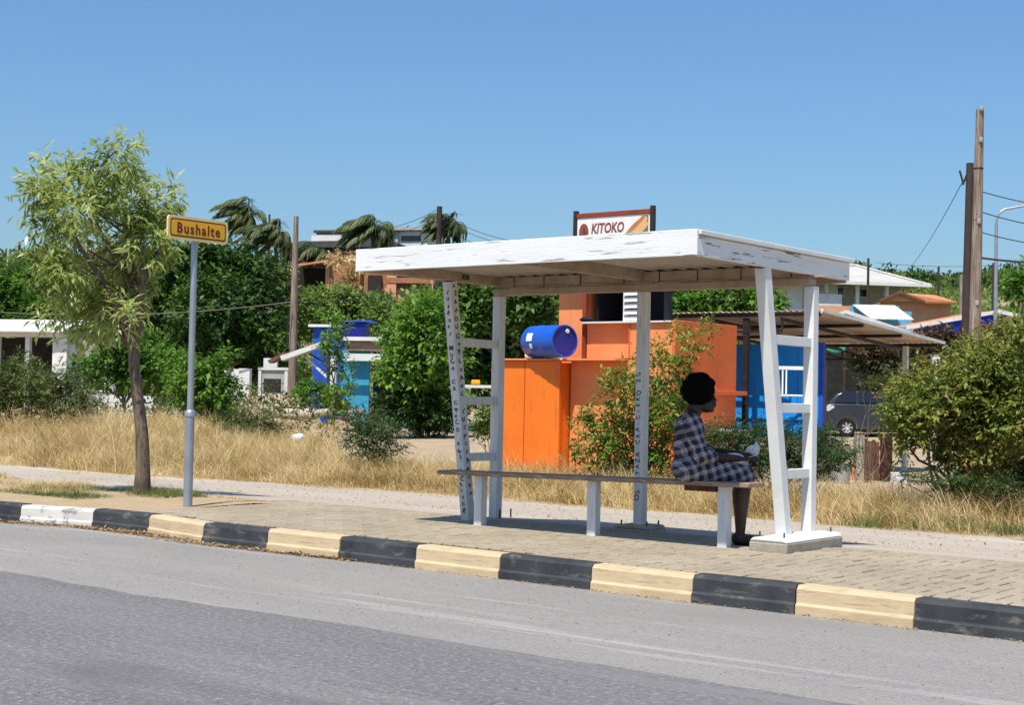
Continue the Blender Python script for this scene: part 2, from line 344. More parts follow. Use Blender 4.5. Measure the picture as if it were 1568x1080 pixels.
M['lf_big'] = leafmat('olive_brown_leaf', [(.035, .07, .013), (.10, .155, .022), (.24, .29, .045), (.30, .26, .06), (.19, .11, .045)], .5, .35, .9)
M['lf_acacia'] = leafmat('acacia_leaf', [(.022, .045, .012), (.045, .09, .022), (.085, .14, .04)], .6, .25, .8)
M['lf_vine'] = leafmat('dull_vine_leaf', [(.02, .03, .01), (.06, .065, .02), (.12, .08, .035), (.19, .07, .04)], .6, .25, .7)
M['lf_palm'] = leafmat('palm_leaf', [(.035, .055, .018), (.075, .10, .03), (.16, .18, .06)], .5, .2, .4)
M['lf_scrub'] = leafmat('hill_scrub_leaf', [(.09, .13, .03), (.16, .25, .05), (.27, .36, .09)], .6, .35, .15)
M['dry'] = leafmat('dry_grass', [(.20, .125, .045), (.48, .335, .125), (.70, .54, .26), (.80, .68, .42)], .6, .3, 1.1)
M['grn'] = leafmat('green_grass', [(.07, .10, .02), (.13, .18, .04), (.30, .27, .09)], .6, .3, .8)
M['litter'] = leafmat('dry_leaf_litter', [(.20, .12, .05), (.36, .24, .12), (.48, .34, .2)], .7, .1, 2)

# ================================================================== GROUND, ROADS, PAVEMENT
def asphalt(name, c1, c2, speck, sscale, patch, bmp_):
    m, n, l, b = newmat(name)
    base = mixc(n, l, ramp(n, l, tex(n, l, .9, 6, .6, (.35, 1.6, 1)), .35, .65), c1, c2)
    base = mixc(n, l, ramp(n, l, tex(n, l, 2.2, 6, .7, (.12, 1.5, 1)), .58, .72), base, patch)
    sp = tex(n, l, sscale, 3, .8)
    base = mixc(n, l, ramp(n, l, sp, .50, .66), base, speck)
    base = mixc(n, l, ramp(n, l, tex(n, l, sscale*.8, 3, .8, (1, 1, 3)), .60, .72), base, tuple(x*.35 for x in c1))
    base = mixc(n, l, ramp(n, l, tex(n, l, 1.1, 7, .7, (.10, 2.2, 1)), .56, .66), base, tuple(min(1, x*1.45) for x in c1))
    base = mixc(n, l, ramp(n, l, tex(n, l, .55, 5, .6, (.5, 1.2, 1)), .57, .70), base, tuple(x*.88 for x in c1))
    l.new(base, b.inputs['Base Color']); b.inputs['Roughness'].default_value = .92; b.inputs['Specular IOR Level'].default_value = .08
    bump(n, l, b, sp, bmp_, .012); return m
M['asph'] = asphalt('asphalt', (.155, .147, .143), (.195, .186, .180), (.30, .285, .275), 30, (.22, .21, .20), .7)
M['oldasph'] = asphalt('worn_asphalt', (.265, .248, .228), (.225, .212, .198), (.34, .315, .285), 60, (.36, .33, .29), .3)
M['service'] = asphalt('dusty_road', (.42, .36, .285), (.36, .305, .24), (.50, .44, .355), 40, (.48, .42, .33), .3)
def soilmat(name, a, b_, c, sc=1.2):
    m, n, l, b = newmat(name)
    col = mixc(n, l, ramp(n, l, tex(n, l, sc, 7, .65), .35, .65), a, b_)
    col = mixc(n, l, ramp(n, l, tex(n, l, sc*6, 5, .7), .52, .72), col, c)
    l.new(col, b.inputs['Base Color']); b.inputs['Roughness'].default_value = .95; b.inputs['Specular IOR Level'].default_value = .15
    bump(n, l, b, tex(n, l, 30, 5, .7), .5, .02); return m
M['soil'] = soilmat('sandy_soil', (.42, .32, .21), (.33, .24, .15), (.5, .4, .28))
M['verge'] = soilmat('dusty_verge', (.42, .32, .20), (.36, .26, .15), (.5, .38, .22), 3)
M['joint'] = soilmat('paver_joint_sand', (.07, .052, .035), (.055, .042, .028), (.12, .09, .06), 4)
M['hill'] = M['soil']

def axis_pts(a, fine0, fine1, b, fs, cs):
    return np.concatenate([np.arange(a, fine0, cs), np.arange(fine0, fine1, fs), np.arange(fine1, b+cs, cs)])
gs = axis_pts(-40, 8, 95, 520, 1.0, 8.0); gl = axis_pts(-420, -40, 40, 420, 1.0, 10.0)
SS, LL = np.meshgrid(gs, gl, indexing='ij')
GX = CAM[0]+FH[0]*SS+RH[0]*LL; GY = CAM[1]+FH[1]*SS+RH[1]*LL
GV = np.stack([GX, GY, terrain(GX, GY)], -1).reshape(-1, 3)
ni, nj = SS.shape; ii, jj = np.meshgrid(np.arange(ni-1), np.arange(nj-1), indexing='ij'); b0 = (ii*nj+jj).ravel()
tag(np_mesh('ground', GV, np.stack([b0, b0+1, b0+nj+1, b0+nj], 1)[:, ::-1], M['hill'], smooth=True), kind='structure')

def strip(name, xs, cross, m):                           # sheet: cross = [(y(x), z)] for each row
    V = []; k = len(cross)
    for x in xs:
        for yf, z in cross: V.append((x, yf(x) if callable(yf) else yf, z))
    Fq = [(i*k+j, (i+1)*k+j, (i+1)*k+j+1, i*k+j+1) for i in range(len(xs)-1) for j in range(k-1)]
    return tag(np_mesh(name, np.array(V), np.array(Fq), m), kind='structure')
xs = axis_pts(-140, -14, 14, 90, .12, 4.0)
wav = lambda a, sc, y0, sd: (lambda x: y0+a*noise.noise(Vector((x*sc, sd, 0)))+a*.5*noise.noise(Vector((x*sc*4, sd, 2))))
strip('road_shoulder', xs, [(-2.7, -.172), (.06, -.172)], M['oldasph'])
strip('main_road', xs, [(-18, -.166), (wav(.07, .7, -2.27, 1), -.166), (wav(.07, .7, -2.25, 1), -.173)], M['asph'])
strip('service_road', xs, [(2.2, -.02), (2.7, -.035), (3.4, -.09), (4.5, -.166), (wav(.35, .5, 6.0, 5), -.168)], M['service'])

# kerb: one block after another, painted in turn
kp = [(0, 770), (32, 772.7), (143, 779.6), (228.6, 788), (322, 800), (422, 810), (530.6, 821.6), (645, 834), (768, 848.5), (904.5, 864), (1054, 882), (1214, 898), (1391.6, 919)]
kp = [GZ(a, b, 0)[:2] for a, b in kp]
for i in range(4, len(kp)): kp[i] = np.array([kp[i][0], kp[i][1]*.35])
d0 = unit(kp[1]-kp[0]); d1 = np.array([1.0, 0])
kp[0] = kp[1]-d0*.75
for i in range(12): kp.insert(0, kp[0]-d0*.75)
for i in range(10): kp.append(kp[-1]+d1*.75)
kerb_root = tag(bpy.data.objects.new('kerb', None), kind='structure'); COL.objects.link(kerb_root)
def kerb_line(x):
    return float(np.interp(x, [p[0] for p in kp], [p[1] for p in kp]))
seq = {}
for i in range(len(kp)-1):
    p = Vector((*kp[i], 0)); q = Vector((*kp[i+1], 0)); d = (q-p).normalized(); nrm = Vector((-d.y, d.x, 0))
    p = p+d*.003; q = q-d*.003; dz = rng.normal()*.003; dn = rng.normal()*.003
    prof = [(-.016, -.178), (-.016, -.118), (-.002, -.106), (.002, -.024), (.022, 0), (.135, 0), (.135, -.178)]
    mb = MB(); vs = []
    for e in (p, q):
        for a, z in prof: vs.append(e+nrm*(a+dn)+Vector((0, 0, z+dz)))
    k = len(prof)
    mb.add(vs, [tuple(range(k))[::-1], tuple(range(k, 2*k))]+[(j, (j+1) % k, k+(j+1) % k, k+j) for j in range(k)])
    j = i-12; col = 'kwhite' if j == 1 else ('black' if j % 2 == 0 else 'yellow')
    o = mb.build('kerb_block', M[col], kerb_root, bevel=.004)

# pavement of concrete pavers in herringbone bond
def pavermat(name, per_obj):
    m, n, l, b = newmat(name)
    if per_obj: r = n.new('ShaderNodeObjectInfo').outputs['Random']
    else: r = n.new('ShaderNodeNewGeometry').outputs['Random Per Island']
    c = ramp(n, l, r, 0, 1, (.345, .285, .195), (.29, .235, .16))
    tcw = n.new('ShaderNodeNewGeometry'); t = n.new('ShaderNodeTexNoise'); t.inputs['Scale'].default_value = 1.3; t.inputs['Detail'].default_value = 6; l.new(tcw.outputs['Position'], t.inputs['Vector'])
    c = mixc(n, l, ramp(n, l, t.outputs[0], .45, .72), c, (.40, .335, .24))
    t2 = n.new('ShaderNodeTexNoise'); t2.inputs['Scale'].default_value = 45; t2.inputs['Detail'].default_value = 4; l.new(tcw.outputs['Position'], t2.inputs['Vector'])
    c = mixc(n, l, ramp(n, l, t2.outputs[0], .5, .75), c, (.24, .19, .125))
    l.new(c, b.inputs['Base Color']); b.inputs['Roughness'].default_value = .9; bump(n, l, b, t2.outputs[0], .35, .006); return m
M['paver'] = pavermat('paver', True); M['paverm'] = pavermat('paver_far', False)
pav_root = tag(bpy.data.objects.new('pavement', None), kind='structure'); COL.objects.link(pav_root)
pb = MB()
PX0, PX1, PY1 = -1.45, 9.4, 2.42
for i in range(60):
    xa = PX0+(PX1-PX0)*i/60; xb = PX0+(PX1-PX0)*(i+1)/60
    pb.add([(xa, kerb_line(xa)+.13, -.013), (xb, kerb_line(xb)+.13, -.013), (xb, 2.46, -.013), (xa, 2.46, -.013)], [(0, 1, 2, 3)])
pb.build('paver_bed', M['joint'], pav_root)
u = .112
def paver_mesh(lx, ly, nm):
    g = .008; c = .005; a, b = lx/2-g, ly/2-g
    vs = [(-a, -b, -.05), (a, -b, -.05), (a, b, -.05), (-a, b, -.05), (-a, -b, -c), (a, -b, -c), (a, b, -c), (-a, b, -c), (-a+c, -b+c, 0), (a-c, -b+c, 0), (a-c, b-c, 0), (-a+c, b-c, 0)]
    fs = [(8, 9, 10, 11)]+[(i, (i+1) % 4, 4+(i+1) % 4, 4+i) for i in range(4)]+[(4+i, 4+(i+1) % 4, 8+(i+1) % 4, 8+i) for i in range(4)]
    me = bpy.data.meshes.new(nm); me.from_pydata(vs, [], fs); me.materials.append(M['paver']); return me, vs, fs
pmh = paver_mesh(2*u, u, 'paver_long'); pmv = paver_mesh(u, 2*u, 'paver_cross')
spots = []
for i in range(-2, int((PX1-PX0)/u)+2):
    for j in range(0, int(2.5/u)+2):
        k = (i-j) % 4
        x = PX0+i*u; y = j*u+.02
        if k == 0: spots.append((x+u, y+u/2, 0))
        elif k == 3: spots.append((x+u/2, y+u, 1))
pmq = paver_mesh(u, u, 'paver_half')
def okc(x, y): return y-u/2 > kerb_line(x)+.125 and y+u/2 < PY1 and PX0 < x < PX1-.1
new_ = []
for x, y, v_ in spots:
    cells = [(x, y-u/2), (x, y+u/2)] if v_ else [(x-u/2, y), (x+u/2, y)]
    ok_ = [c for c in cells if okc(*c)]
    if len(ok_) == 2: new_.append((x, y, v_))
    elif ok_: new_.append((*ok_[0], 2))
spots = new_
def inview(x, y):
    v = np.array([x, y, 0])-CAM; z = v @ fw
    return abs(v @ rt/z*F) < PW/2+20 and (PH/2-(v @ up)/z*F) < PH+10
spots.sort(key=lambda q: (not inview(q[0], q[1]), (q[0]-CAM[0])**2+(q[1]-CAM[1])**2))
rest = MB(); first = {}
for n_, (x, y, v_) in enumerate(spots):
    dz = rng.normal()*.0014; tx, ty = rng.normal(size=2)*.004
    me, vs, fs = (pmh, pmv, pmq)[v_]
    mm = Matrix.Translation((x, y, dz)) @ Euler((tx, ty, rng.normal()*.006)).to_matrix().to_4x4()
    if n_ < 298:
        o = bpy.data.objects.new('paver', me); COL.objects.link(o); o.parent = pav_root; o.matrix_local = mm
    else: rest.add(vs, fs, M=mm)
tag(rest.build('paver_field', M['paverm'], pav_root, fix=False), kind='stuff')
# earth verge left of the pavers
vg = axis_pts(-60, -8, -1.4, -1.4, .15, 3.0)
vrows = []
strip('verge', vg, [(lambda x: kerb_line(x)+.12, -.01), (.9, .0), (1.7, .012), (2.3, -.02), (wav(.2, .7, 3.0, 9), -.12)], M['verge'])

# ================================================================== BUS SHELTER
PLX, PMX, PRX, PYY = 1.03, 2.584, 4.134, 2.40
sh = thing('bus_shelter', 'open white wooden bus shelter with flat roof on splayed legs', 'bus shelter', (2.6, 2.2, 0), world=True)
YF, YR, XL, XR, ZT, DZ = .60, 2.97, .985, 4.18, 2.256, .172
MB().box(XL-.004, XR+.014, YF-.024, YF, ZT-DZ, ZT+.009).build('fascia_board', M['peel2'], sh, .004)
MB().box(XR-.022, XR, YF+.003, YR, ZT-DZ-.002, ZT-.032).build('fascia_board', M['peel'], sh, .004)
MB().box(XL, XL+.022, YF+.003, YR, ZT-DZ, ZT-.032).build('fascia_board', M['rawwood'], sh, .004)
MB().box(XL+.025, XR-.025, YR-.022, YR, ZT-DZ-.02, ZT-.04).build('fascia_board', M['rawwood'], sh, .004)
mb = MB(); mb.prism([(YF-.018, ZT-DZ+.002), (YF+.30, ZT-DZ+.002), (YF+.10, ZT-.036), (YF-.018, ZT-.036)], XR+.001, XR+.012, 'x'); mb.build('corner_trim', M['peel'], sh, .003)
mb = MB(); mb.box(XL-.012, XR+.03, YF+.002, YR+.03, ZT-.028, ZT+.006); mb.build('roof_cap', M['white'], sh, .005)
# corrugated sheeting under the cap, ridges running front to back
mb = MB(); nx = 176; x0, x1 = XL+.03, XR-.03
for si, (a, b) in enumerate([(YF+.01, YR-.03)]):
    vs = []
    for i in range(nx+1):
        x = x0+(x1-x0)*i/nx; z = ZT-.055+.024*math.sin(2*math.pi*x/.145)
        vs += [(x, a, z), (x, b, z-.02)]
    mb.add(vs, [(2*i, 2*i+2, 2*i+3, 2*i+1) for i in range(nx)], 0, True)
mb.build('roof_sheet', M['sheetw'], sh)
for X in (PLX+.02, PMX, PRX-.02): MB().box(X-.025, X+.025, YF+.004, YR-.024, ZT-DZ+.004, ZT-.062).build('joist', M['rawwood'], sh, .003)
for a, b in ((XL+.024, PMX-.004), (PMX+.004, XR-.024)):
    MB().box(a, b, PYY-.050, PYY-.022, ZT-.188, ZT-.094).build('beam', M['rawwood'], sh, .004)
    MB().box(a, b, PYY-.018, PYY-.004, ZT-.12, ZT-.045).build('gap_shade', M['darkpole'], sh)  # dark strip painted as the shade in the gap under the wavy sheet
    for k_ in range(4):
        x_ = a+(b-a)*(k_+.35+.25*rng.random())/4
        MB().box(x_, x_+.012, PYY-.053, PYY-.0505, ZT-.186, ZT-.096).build('joint', M['dryplank'], sh); MB().box(x_+.02, x_+.30, PYY-.062, PYY-.0535, ZT-.192, ZT-.178).build('batten', M['rawwood'], sh, .002)
MB().box(XL+.03, XR-.03, PYY-.075, PYY+.043, ZT-.255, ZT-.200).build('beam', M['rawwood'], sh, .004)
HP = .0425
for X in (PLX, PMX, PRX):
    zb = .10 if X == PRX else .0
    MB().box(X-HP, X+HP, PYY-HP, PYY+HP, zb-.01, ZT-.258).build('post', M['white'] if X == PRX else M['postw'], sh, .004)
fl = {}
for X, zb, yb, yt, mm in ((PLX, 0, 2.02, 1.70, 'postw'), (PRX, .10, 2.0, 1.61, 'white')):
    mb = MB(); a = Vector((X, yb, zb-.01)); b = Vector((X, yt, ZT-DZ+.0))
    mb.bar(a, b, 2*HP+.004, .095, 0, (1, 0, 0)); mb.build('front_leg', M[mm], sh, .004); fl[X] = (a, b)
    for z in (1.56, 1.05, .55):
        t = (z-a.z)/(b.z-a.z); y = a.lerp(b, t).y
        MB().box(X-.026, X+.026, y+.05, PYY-HP-.002, z-.036, z+.036).build('rung', M[mm], sh, .004)
# concrete feet
def foot(x0, x1, y0, y1, h, nm='footing', m=('concrete', 'white')):
    mb = MB(); mb.box(x0, x1, y0, y1, -.02, h-.03); mb.prism([(x0+.0, h-.029), (x1-.0, h-.029), (x1-.03, h), (x0+.03, h)], y0+.0, y1-.0, 'y', 1)
    return mb.build(nm, [M[q] for q in m], sh, .012)
foot(PRX-.075, PRX+.235, 1.60, 2.52, .10)
mb = MB()
foot(PMX-.17, PMX+.17, PYY-.15, PYY+.15, .045, m=('concrete', 'concrete'))
for X, ys in ((PRX+.15, (1.72, 2.48)), (PRX-.05, (1.72,)), (PMX-.12, (2.3,)), (PMX+.12, (2.32, 2.5)), (PLX+.1, (2.34, 2.5)), (PLX-.08, (2.3,))):
    for y in ys: MB().tube([(X, y, 0), (X, y, .135 if X > 3.9 else .08)], .007, 6).build('anchor_bolt', M['rust'], sh)

# felt pen writing up and down the posts
Zv, Xv, Yv = Vector((0, 0, 1)), Vector((1, 0, 0)), Vector((0, 1, 0))
def up_text(body, x, y, z, size, face='front', tilt=None, **k):
    u_ = (tilt or Zv).normalized()
    if face == 'front': mtx = axes((x, y, z), u_, -Xv, u_.cross(-Xv))
    else: mtx = axes((x, y, z), u_, -u_.cross(Xv)*-1, Xv)
    return text_mesh('lettering', body, size, mtx, M['ink'], sh, **k)
wr = 'OL  YAZA CRA-CIERO SO'
for i, ch_ in enumerate(wr):
    if ch_ != ' ':
        u_ = Vector((rng.normal()*.28, 0, 1)).normalized()
        up_text(ch_, PMX-.006+rng.normal()*.005, PYY-HP-.002, .27+1.03*i/(len(wr)-1), .06*(.75+.5*rng.random()), tilt=u_, off=.0004)
a, b = fl[PLX]; ld = (b-a).normalized(); nf = Xv.cross(ld).normalized(); nf = nf if nf.y < 0 else -nf
def stack_text(body, face, s0, s1, size, rot=False):
    k = len(body); mbm = None
    for i, ch in enumerate(body):
        if ch == ' ': continue
        t = s0+(s1-s0)*(i+.5)/k; p = a.lerp(b, 1-t)
        j = Vector((rng.normal()*.006, 0, rng.normal()*.004))
        if face == 'front': o = axes(p+nf*.0495+j, Xv, ld, nf)
        else: o = axes(p+Xv*(HP+.004)+Vector((0, j.x, j.z)), -nf, ld, Xv)
        text_mesh('lettering', ch, size*(.7+.55*rng.random()), o @ Matrix.Rotation(rng.normal()*.4+(math.pi/2 if rot else 0), 4, 'Z'), M['ink'], sh, off=.0012)
stack_text('IUSRUPI MUCA CA CAKCO AKI UCSIYCE', 'front', .03, .97, .052)
stack_text('ASAHOUGAPLDANC LUCKLSAMO80', 'side', .0, .90, .058)
text_mesh('lettering', 'R3B', .06, axes((PLX+.048, 1.86, ZT-.128), Yv, Zv, Xv), M['ink'], sh, off=.0012)

# ------------------------------------------------------------------ bench
be = thing('bench', 'long plain plank bench on three white legs under the bus shelter', 'bench', (2.7, 1.68, 0), world=True)
SX0, SX1, SY0, SY1, SZ0, SZ1 = 1.03, 4.06, 1.585, 1.815, .447, .492
def seat_z(x): return SZ0+(SZ1-SZ0)*(x-SX0)/(SX1-SX0)
mb = MB(); th = .034
def slab(y0, y1, x0, x1):
    mb.add([(x, y, seat_z(x)+(0 if t_ else -th)) for x in (x0, x1) for y in (y0, y1) for t_ in (0, 1)], [(0, 1, 3, 2), (4, 6, 7, 5), (0, 4, 5, 1), (2, 3, 7, 6), (0, 2, 6, 4), (1, 5, 7, 3)])
slab(SY0, SY1, SX0, SX1); mb.build('seat', M['plank'], be, .006)
for i, X in enumerate((1.44, 2.61, 3.805)):
    MB().box(X-.04, X+.04, 1.644, 1.722, -.01, seat_z(X)-th-.002).build('leg', M['postw'], be, .004)
MB().box(3.46, 3.74, 1.66, 1.72, seat_z(3.6)-th-.045, seat_z(3.6)-th-.003).build('bracket', M['rust'], be, .003)

# ------------------------------------------------------------------ bus stop sign
sx, sy = -1.53, 1.0
bs = thing('bus_stop_sign', 'yellow Bushalte sign plate on slim grey steel pole by kerb', 'sign', (sx, sy, 0), world=True)
MB().tube([(sx, sy, -.05), (sx, sy, .85)], .043, 14).build('pole_base', M['galv'], bs)
MB().tube([(sx, sy, .80), (sx, sy, 2.50)], .030, 12).build('pole', M['galv'], bs)
mb = MB(); mb.lathe([(.043, .84), (.052, .85), (.052, .885), (.043, .90), (.030, .91)], 14, M=Matrix.Translation((sx, sy, 0))); mb.build('collar', M['galv'], bs)
def rrect(w_, h_, r_, n_=6):
    o = []
    for cx, cy, a0 in ((w_/2-r_, h_/2-r_, 0), (-w_/2+r_, h_/2-r_, 90), (-w_/2+r_, -h_/2+r_, 180), (w_/2-r_, -h_/2+r_, 270)):
        o += [(cx+r_*math.cos(R(a0+90*i/n_)), cy+r_*math.sin(R(a0+90*i/n_))) for i in range(n_+1)]
    return o
SW, SHh = .715, .218; cz_ = 2.597; cy_ = sy+.0
pos = lambda p, dx: (sx+dx, cy_+p[0], cz_+p[1])
def plate(w_, h_, r_, d0_, d1_, m, nm, par=bs):
    mb = MB(); pl = rrect(w_, h_, r_); k = len(pl)
    mb.add([pos(p, d0_) for p in pl]+[pos(p, d1_) for p in pl], [tuple(range(k))[::-1], tuple(range(k, 2*k))]+[(i, (i+1) % k, k+(i+1) % k, k+i) for i in range(k)])
    return mb.build(nm, m, par)
pl_ = plate(SW, SHh, .035, .031, .052, M['signrim'], 'sign_plate')
def on_plate(o):
    o.parent = pl_; o.location = (0, 0, 0); return o
on_plate(plate(SW-.05, SHh-.05, .028, .052, .0535, M['signr'], 'border'))
on_plate(plate(SW-.078, SHh-.078, .022, .0535, .055, M['signy'], 'face'))
on_plate(text_mesh('lettering', 'Bushalte', .134, axes((sx+.0555, cy_-.0, cz_-.006), Yv, Zv, Xv), M['signr'], bs, spacing=1.22, off=.0035, xs=.93))
mb = MB(); mb.box(sx-.034, sx+.034, sy-.04, sy+.04, 2.47, 2.50); mb.box(sx+.0, sx+.031, sy-.03, sy+.03, 2.5, 2.68); mb.build('clamp', M['galv'], bs, .003)

# ------------------------------------------------------------------ seated person
HIP = Vector((3.485, 1.71, .475)); fa = Vector((.84, .54, 0)).normalized(); fb = Vector((-fa.y, fa.x, 0))
pm = axes(HIP, fa, fb, Zv)                               # local: x forward, y to the person's left, z up
per = thing('person', 'seated person in dark plaid shirt dress with round afro hair, looking down the road', 'person', pm)
def cap(mb, p, q, r0, r1, n=12, sq=1.0):
    p = Vector(p); q = Vector(q); d = (q-p); L_ = d.length; d.normalize()
    x = d.orthogonal().normalized(); y = d.cross(x); mtx = axes(p, x, y, d)
    pr = []
    for i in range(5): a_ = math.pi/2*(1-i/4); pr.append((max(r0*math.cos(a_), 1e-4), -r0*math.sin(a_)))
    for i in range(5): a_ = math.pi/2*i/4; pr.append((max(r1*math.cos(a_), 1e-4), L_+r1*math.sin(a_)))
    mb.lathe(pr, n, M=mtx)
def chain(mb, pts, n=12):
    for (p, r0), (q, r1) in zip(pts[:-1], pts[1:]): cap(mb, p, q, r0, r1, n)
def remeshed(mb, name, m, parent, vox, smooth=3):
    o = mb.build(name, m, parent, fix=False)
    r = o.modifiers.new('Remesh', 'REMESH'); r.mode = 'VOXEL'; r.voxel_size = vox; r.use_smooth_shade = True
    if smooth: sm = o.modifiers.new('Smooth', 'SMOOTH'); sm.iterations = smooth; sm.factor = .5
    return o
hand_l, hand_r = (.375, .05, .215), (.36, -.085, .185)
bd = MB()
bd.ellipsoid((-.0, 0, .10), (.125, .16, .105)); bd.ellipsoid((-.02, 0, .25), (.10, .13, .14)); bd.ellipsoid((-.015, 0, .39), (.105, .15, .13))
cap(bd, (-.01, -.13, .485), (-.01, .13, .485), .06, .06)
chain(bd, [((.0, 0, .50), .066), ((.035, 0, .565), .060), ((.055, 0, .60), .060)])
HD = Vector((.08, 0, .640))                              # head
bd.ellipsoid(HD+Vector((-.01, 0, .015)), (.092, .073, .105), 16, 12)
bd.ellipsoid(HD+Vector((.035, 0, -.06)), (.058, .052, .055), 12, 10)    # jaw
bd.ellipsoid(HD+Vector((.072, 0, -.092)), (.022, .026, .02))            # chin
chain(bd, [((.163, 0, .655), .011), ((.177, 0, .622), .017)], 8)        # nose
bd.ellipsoid(HD+Vector((.092, .017, -.022)), (.014, .012, .011)); bd.ellipsoid(HD+Vector((.092, -.017, -.022)), (.014, .012, .011))
bd.ellipsoid(HD+Vector((.094, 0, -.050)), (.017, .026, .009)); bd.ellipsoid(HD+Vector((.090, 0, -.066)), (.017, .023, .010))   # lips
cap(bd, HD+Vector((.075, -.04, .028)), HD+Vector((.075, .04, .028)), .016, .016)                                              # brow
for sgn in (1, -1): bd.ellipsoid(HD+Vector((-.005, .074*sgn, -.01)), (.02, .01, .032))                                         # ears
for sgn, hp, el in ((1, hand_l, (.09, .205, .22)), (-1, hand_r, (.07, -.215, .20))):
    hp = Vector(hp)
    chain(bd, [((-.01, .165*sgn, .475), .058), (el, .045), (hp, .026)])
    d = (hp-Vector(el)).normalized(); s_ = Zv.cross(d).normalized(); upv = d.cross(s_)
    pc = hp+d*.045
    for k in (-.022, -.007, .008, .022): cap(bd, hp+d*.01+s_*k*.6, hp+d*.08+s_*k, .017, .014, 8)      # palm
    for k, ln in zip((-.030, -.010, .010, .030), (.062, .074, .078, .066)):                            # fingers, bent at the knuckles
        r0 = hp+d*.085+s_*k; r1_ = r0+d*ln*.45-upv*.008; r2 = r1_+d*ln*.3-upv*.020; r3 = r2+d*ln*.12-upv*.022
        chain(bd, [(r0, .0095), (r1_, .009), (r2, .0085), (r3, .0075)], 8)
    t0 = hp+d*.03-s_*sgn*.024; chain(bd, [(t0, .013), (t0+d*.03-s_*sgn*.022-upv*.004, .011), (t0+d*.06-s_*sgn*.020-upv*.014, .009)], 8)  # thumb
for sgn in (1, -1):
    kn = (.405, .08*sgn, .05); an = (.385, .07*sgn+.02, -.405)
    chain(bd, [((.0, .09*sgn, .09), .10), (kn, .066)]); chain(bd, [(kn, .062), ((.385, .08*sgn, -.09), .066), ((.385, .075*sgn+.01, -.26), .044), (an, .031)])
    chain(bd, [((.37, .07*sgn+.02, -.42), .036), ((.47, .07*sgn+.02, -.44), .032), ((.535, .072*sgn+.02, -.448), .024)])
remeshed(bd, 'body', M['skin'], per, .0065, 3)
sm_ = MB()
for sgn in (1, -1):
    chain(sm_, [((.36, .07*sgn+.02, -.435), .042), ((.46, .07*sgn+.02, -.443), .038), ((.55, .072*sgn+.02, -.45), .028)])
remeshed(sm_, 'shoes', M['shoe'], per, .01, 2)
hr = MB(); 
for i in range(90):
    v = unit(rng.normal(size=3)); v[2] = v[2] if v[2] > -.45 else -v[2]
    if v[0] > .55 and v[2] < .35: continue
    c_ = HD+Vector((-.025, 0, .05)); r_ = .098+.018*rng.random(); hr.ellipsoid(c_+Vector((v[0]*r_*1.05, v[1]*r_, v[2]*r_)), (.038, .038, .038), 8, 6)
hr.ellipsoid(HD+Vector((-.03, 0, .05)), (.128, .12, .122), 16, 12)
remeshed(hr, 'hair', M['hair'], per, .008, 1)
# plaid cloth
m, n, l, b = newmat('plaid_cloth')
tc = n.new('ShaderNodeTexCoord'); sp = n.new('ShaderNodeSeparateXYZ'); nz = n.new('ShaderNodeTexNoise'); nz.inputs['Scale'].default_value = 6
add_ = n.new('ShaderNodeMixRGB'); add_.blend_type = 'ADD'; add_.inputs[0].default_value = .03
l.new(tc.outputs['Object'], add_.inputs[1]); l.new(nz.outputs['Color'], add_.inputs[2])
mp_ = n.new('ShaderNodeMapping'); mp_.inputs['Rotation'].default_value = (0, R(20), 0); l.new(add_.outputs[0], mp_.inputs[0]); l.new(mp_.outputs[0], sp.inputs[0])
def band(src, period, lo, hi, ph=0):
    a_ = n.new('ShaderNodeMath'); a_.operation = 'MULTIPLY_ADD'; a_.inputs[1].default_value = 1/period; a_.inputs[2].default_value = ph; l.new(src, a_.inputs[0])
    f_ = n.new('ShaderNodeMath'); f_.operation = 'FRACT'; l.new(a_.outputs[0], f_.inputs[0])
    g_ = n.new('ShaderNodeMath'); g_.operation = 'COMPARE'; g_.inputs[1].default_value = (lo+hi)/2; g_.inputs[2].default_value = (hi-lo)/2; l.new(f_.outputs[0], g_.inputs[0]); return g_.outputs[0]
sxy = n.new('ShaderNodeMath'); sxy.operation = 'MULTIPLY_ADD'; sxy.inputs[1].default_value = .55; l.new(sp.outputs[1], sxy.inputs[0]); l.new(sp.outputs[0], sxy.inputs[2])
def mul(a_, b_):
    q = n.new('ShaderNodeMath'); q.operation = 'MULTIPLY'
    for i_, v_ in ((0, a_), (1, b_)):
        if hasattr(v_, 'is_linked'): l.new(v_, q.inputs[i_])
        else: q.inputs[i_].default_value = v_
    return q.outputs[0]
PD = .068; va, vb = sxy.outputs[0], sp.outputs[2]
c = mixc(n, l, band(va, PD, .0, .30), (.07, .055, .075), (.014, .010, .017)); c = mixc(n, l, mul(band(vb, PD, .0, .30), .8), c, (.020, .015, .024))
for src in (va, vb): c = mixc(n, l, mul(band(src, PD, .52, .90), .65), c, (.30, .28, .31))
c = mixc(n, l, mul(mul(band(va, PD, .52, .90), band(vb, PD, .52, .90)), .9), c, (.62, .60, .62))
for src in (va, vb):
    for a_ in (.61, .75): c = mixc(n, l, mul(band(src, PD, a_, a_+.05), .8), c, (.02, .018, .03))
l.new(c, b.inputs['Base Color']); b.inputs['Roughness'].default_value = .9; bump(n, l, b, tex(n, l, 220, 2), .3, .002)
M['plaid'] = m
dr = MB()
dr.ellipsoid((-.01, 0, .10), (.145, .18, .125)); dr.ellipsoid((-.02, 0, .25), (.118, .15, .15)); dr.ellipsoid((-.015, 0, .40), (.122, .165, .13))
cap(dr, (-.012, -.13, .478), (-.012, .13, .478), .064, .064)
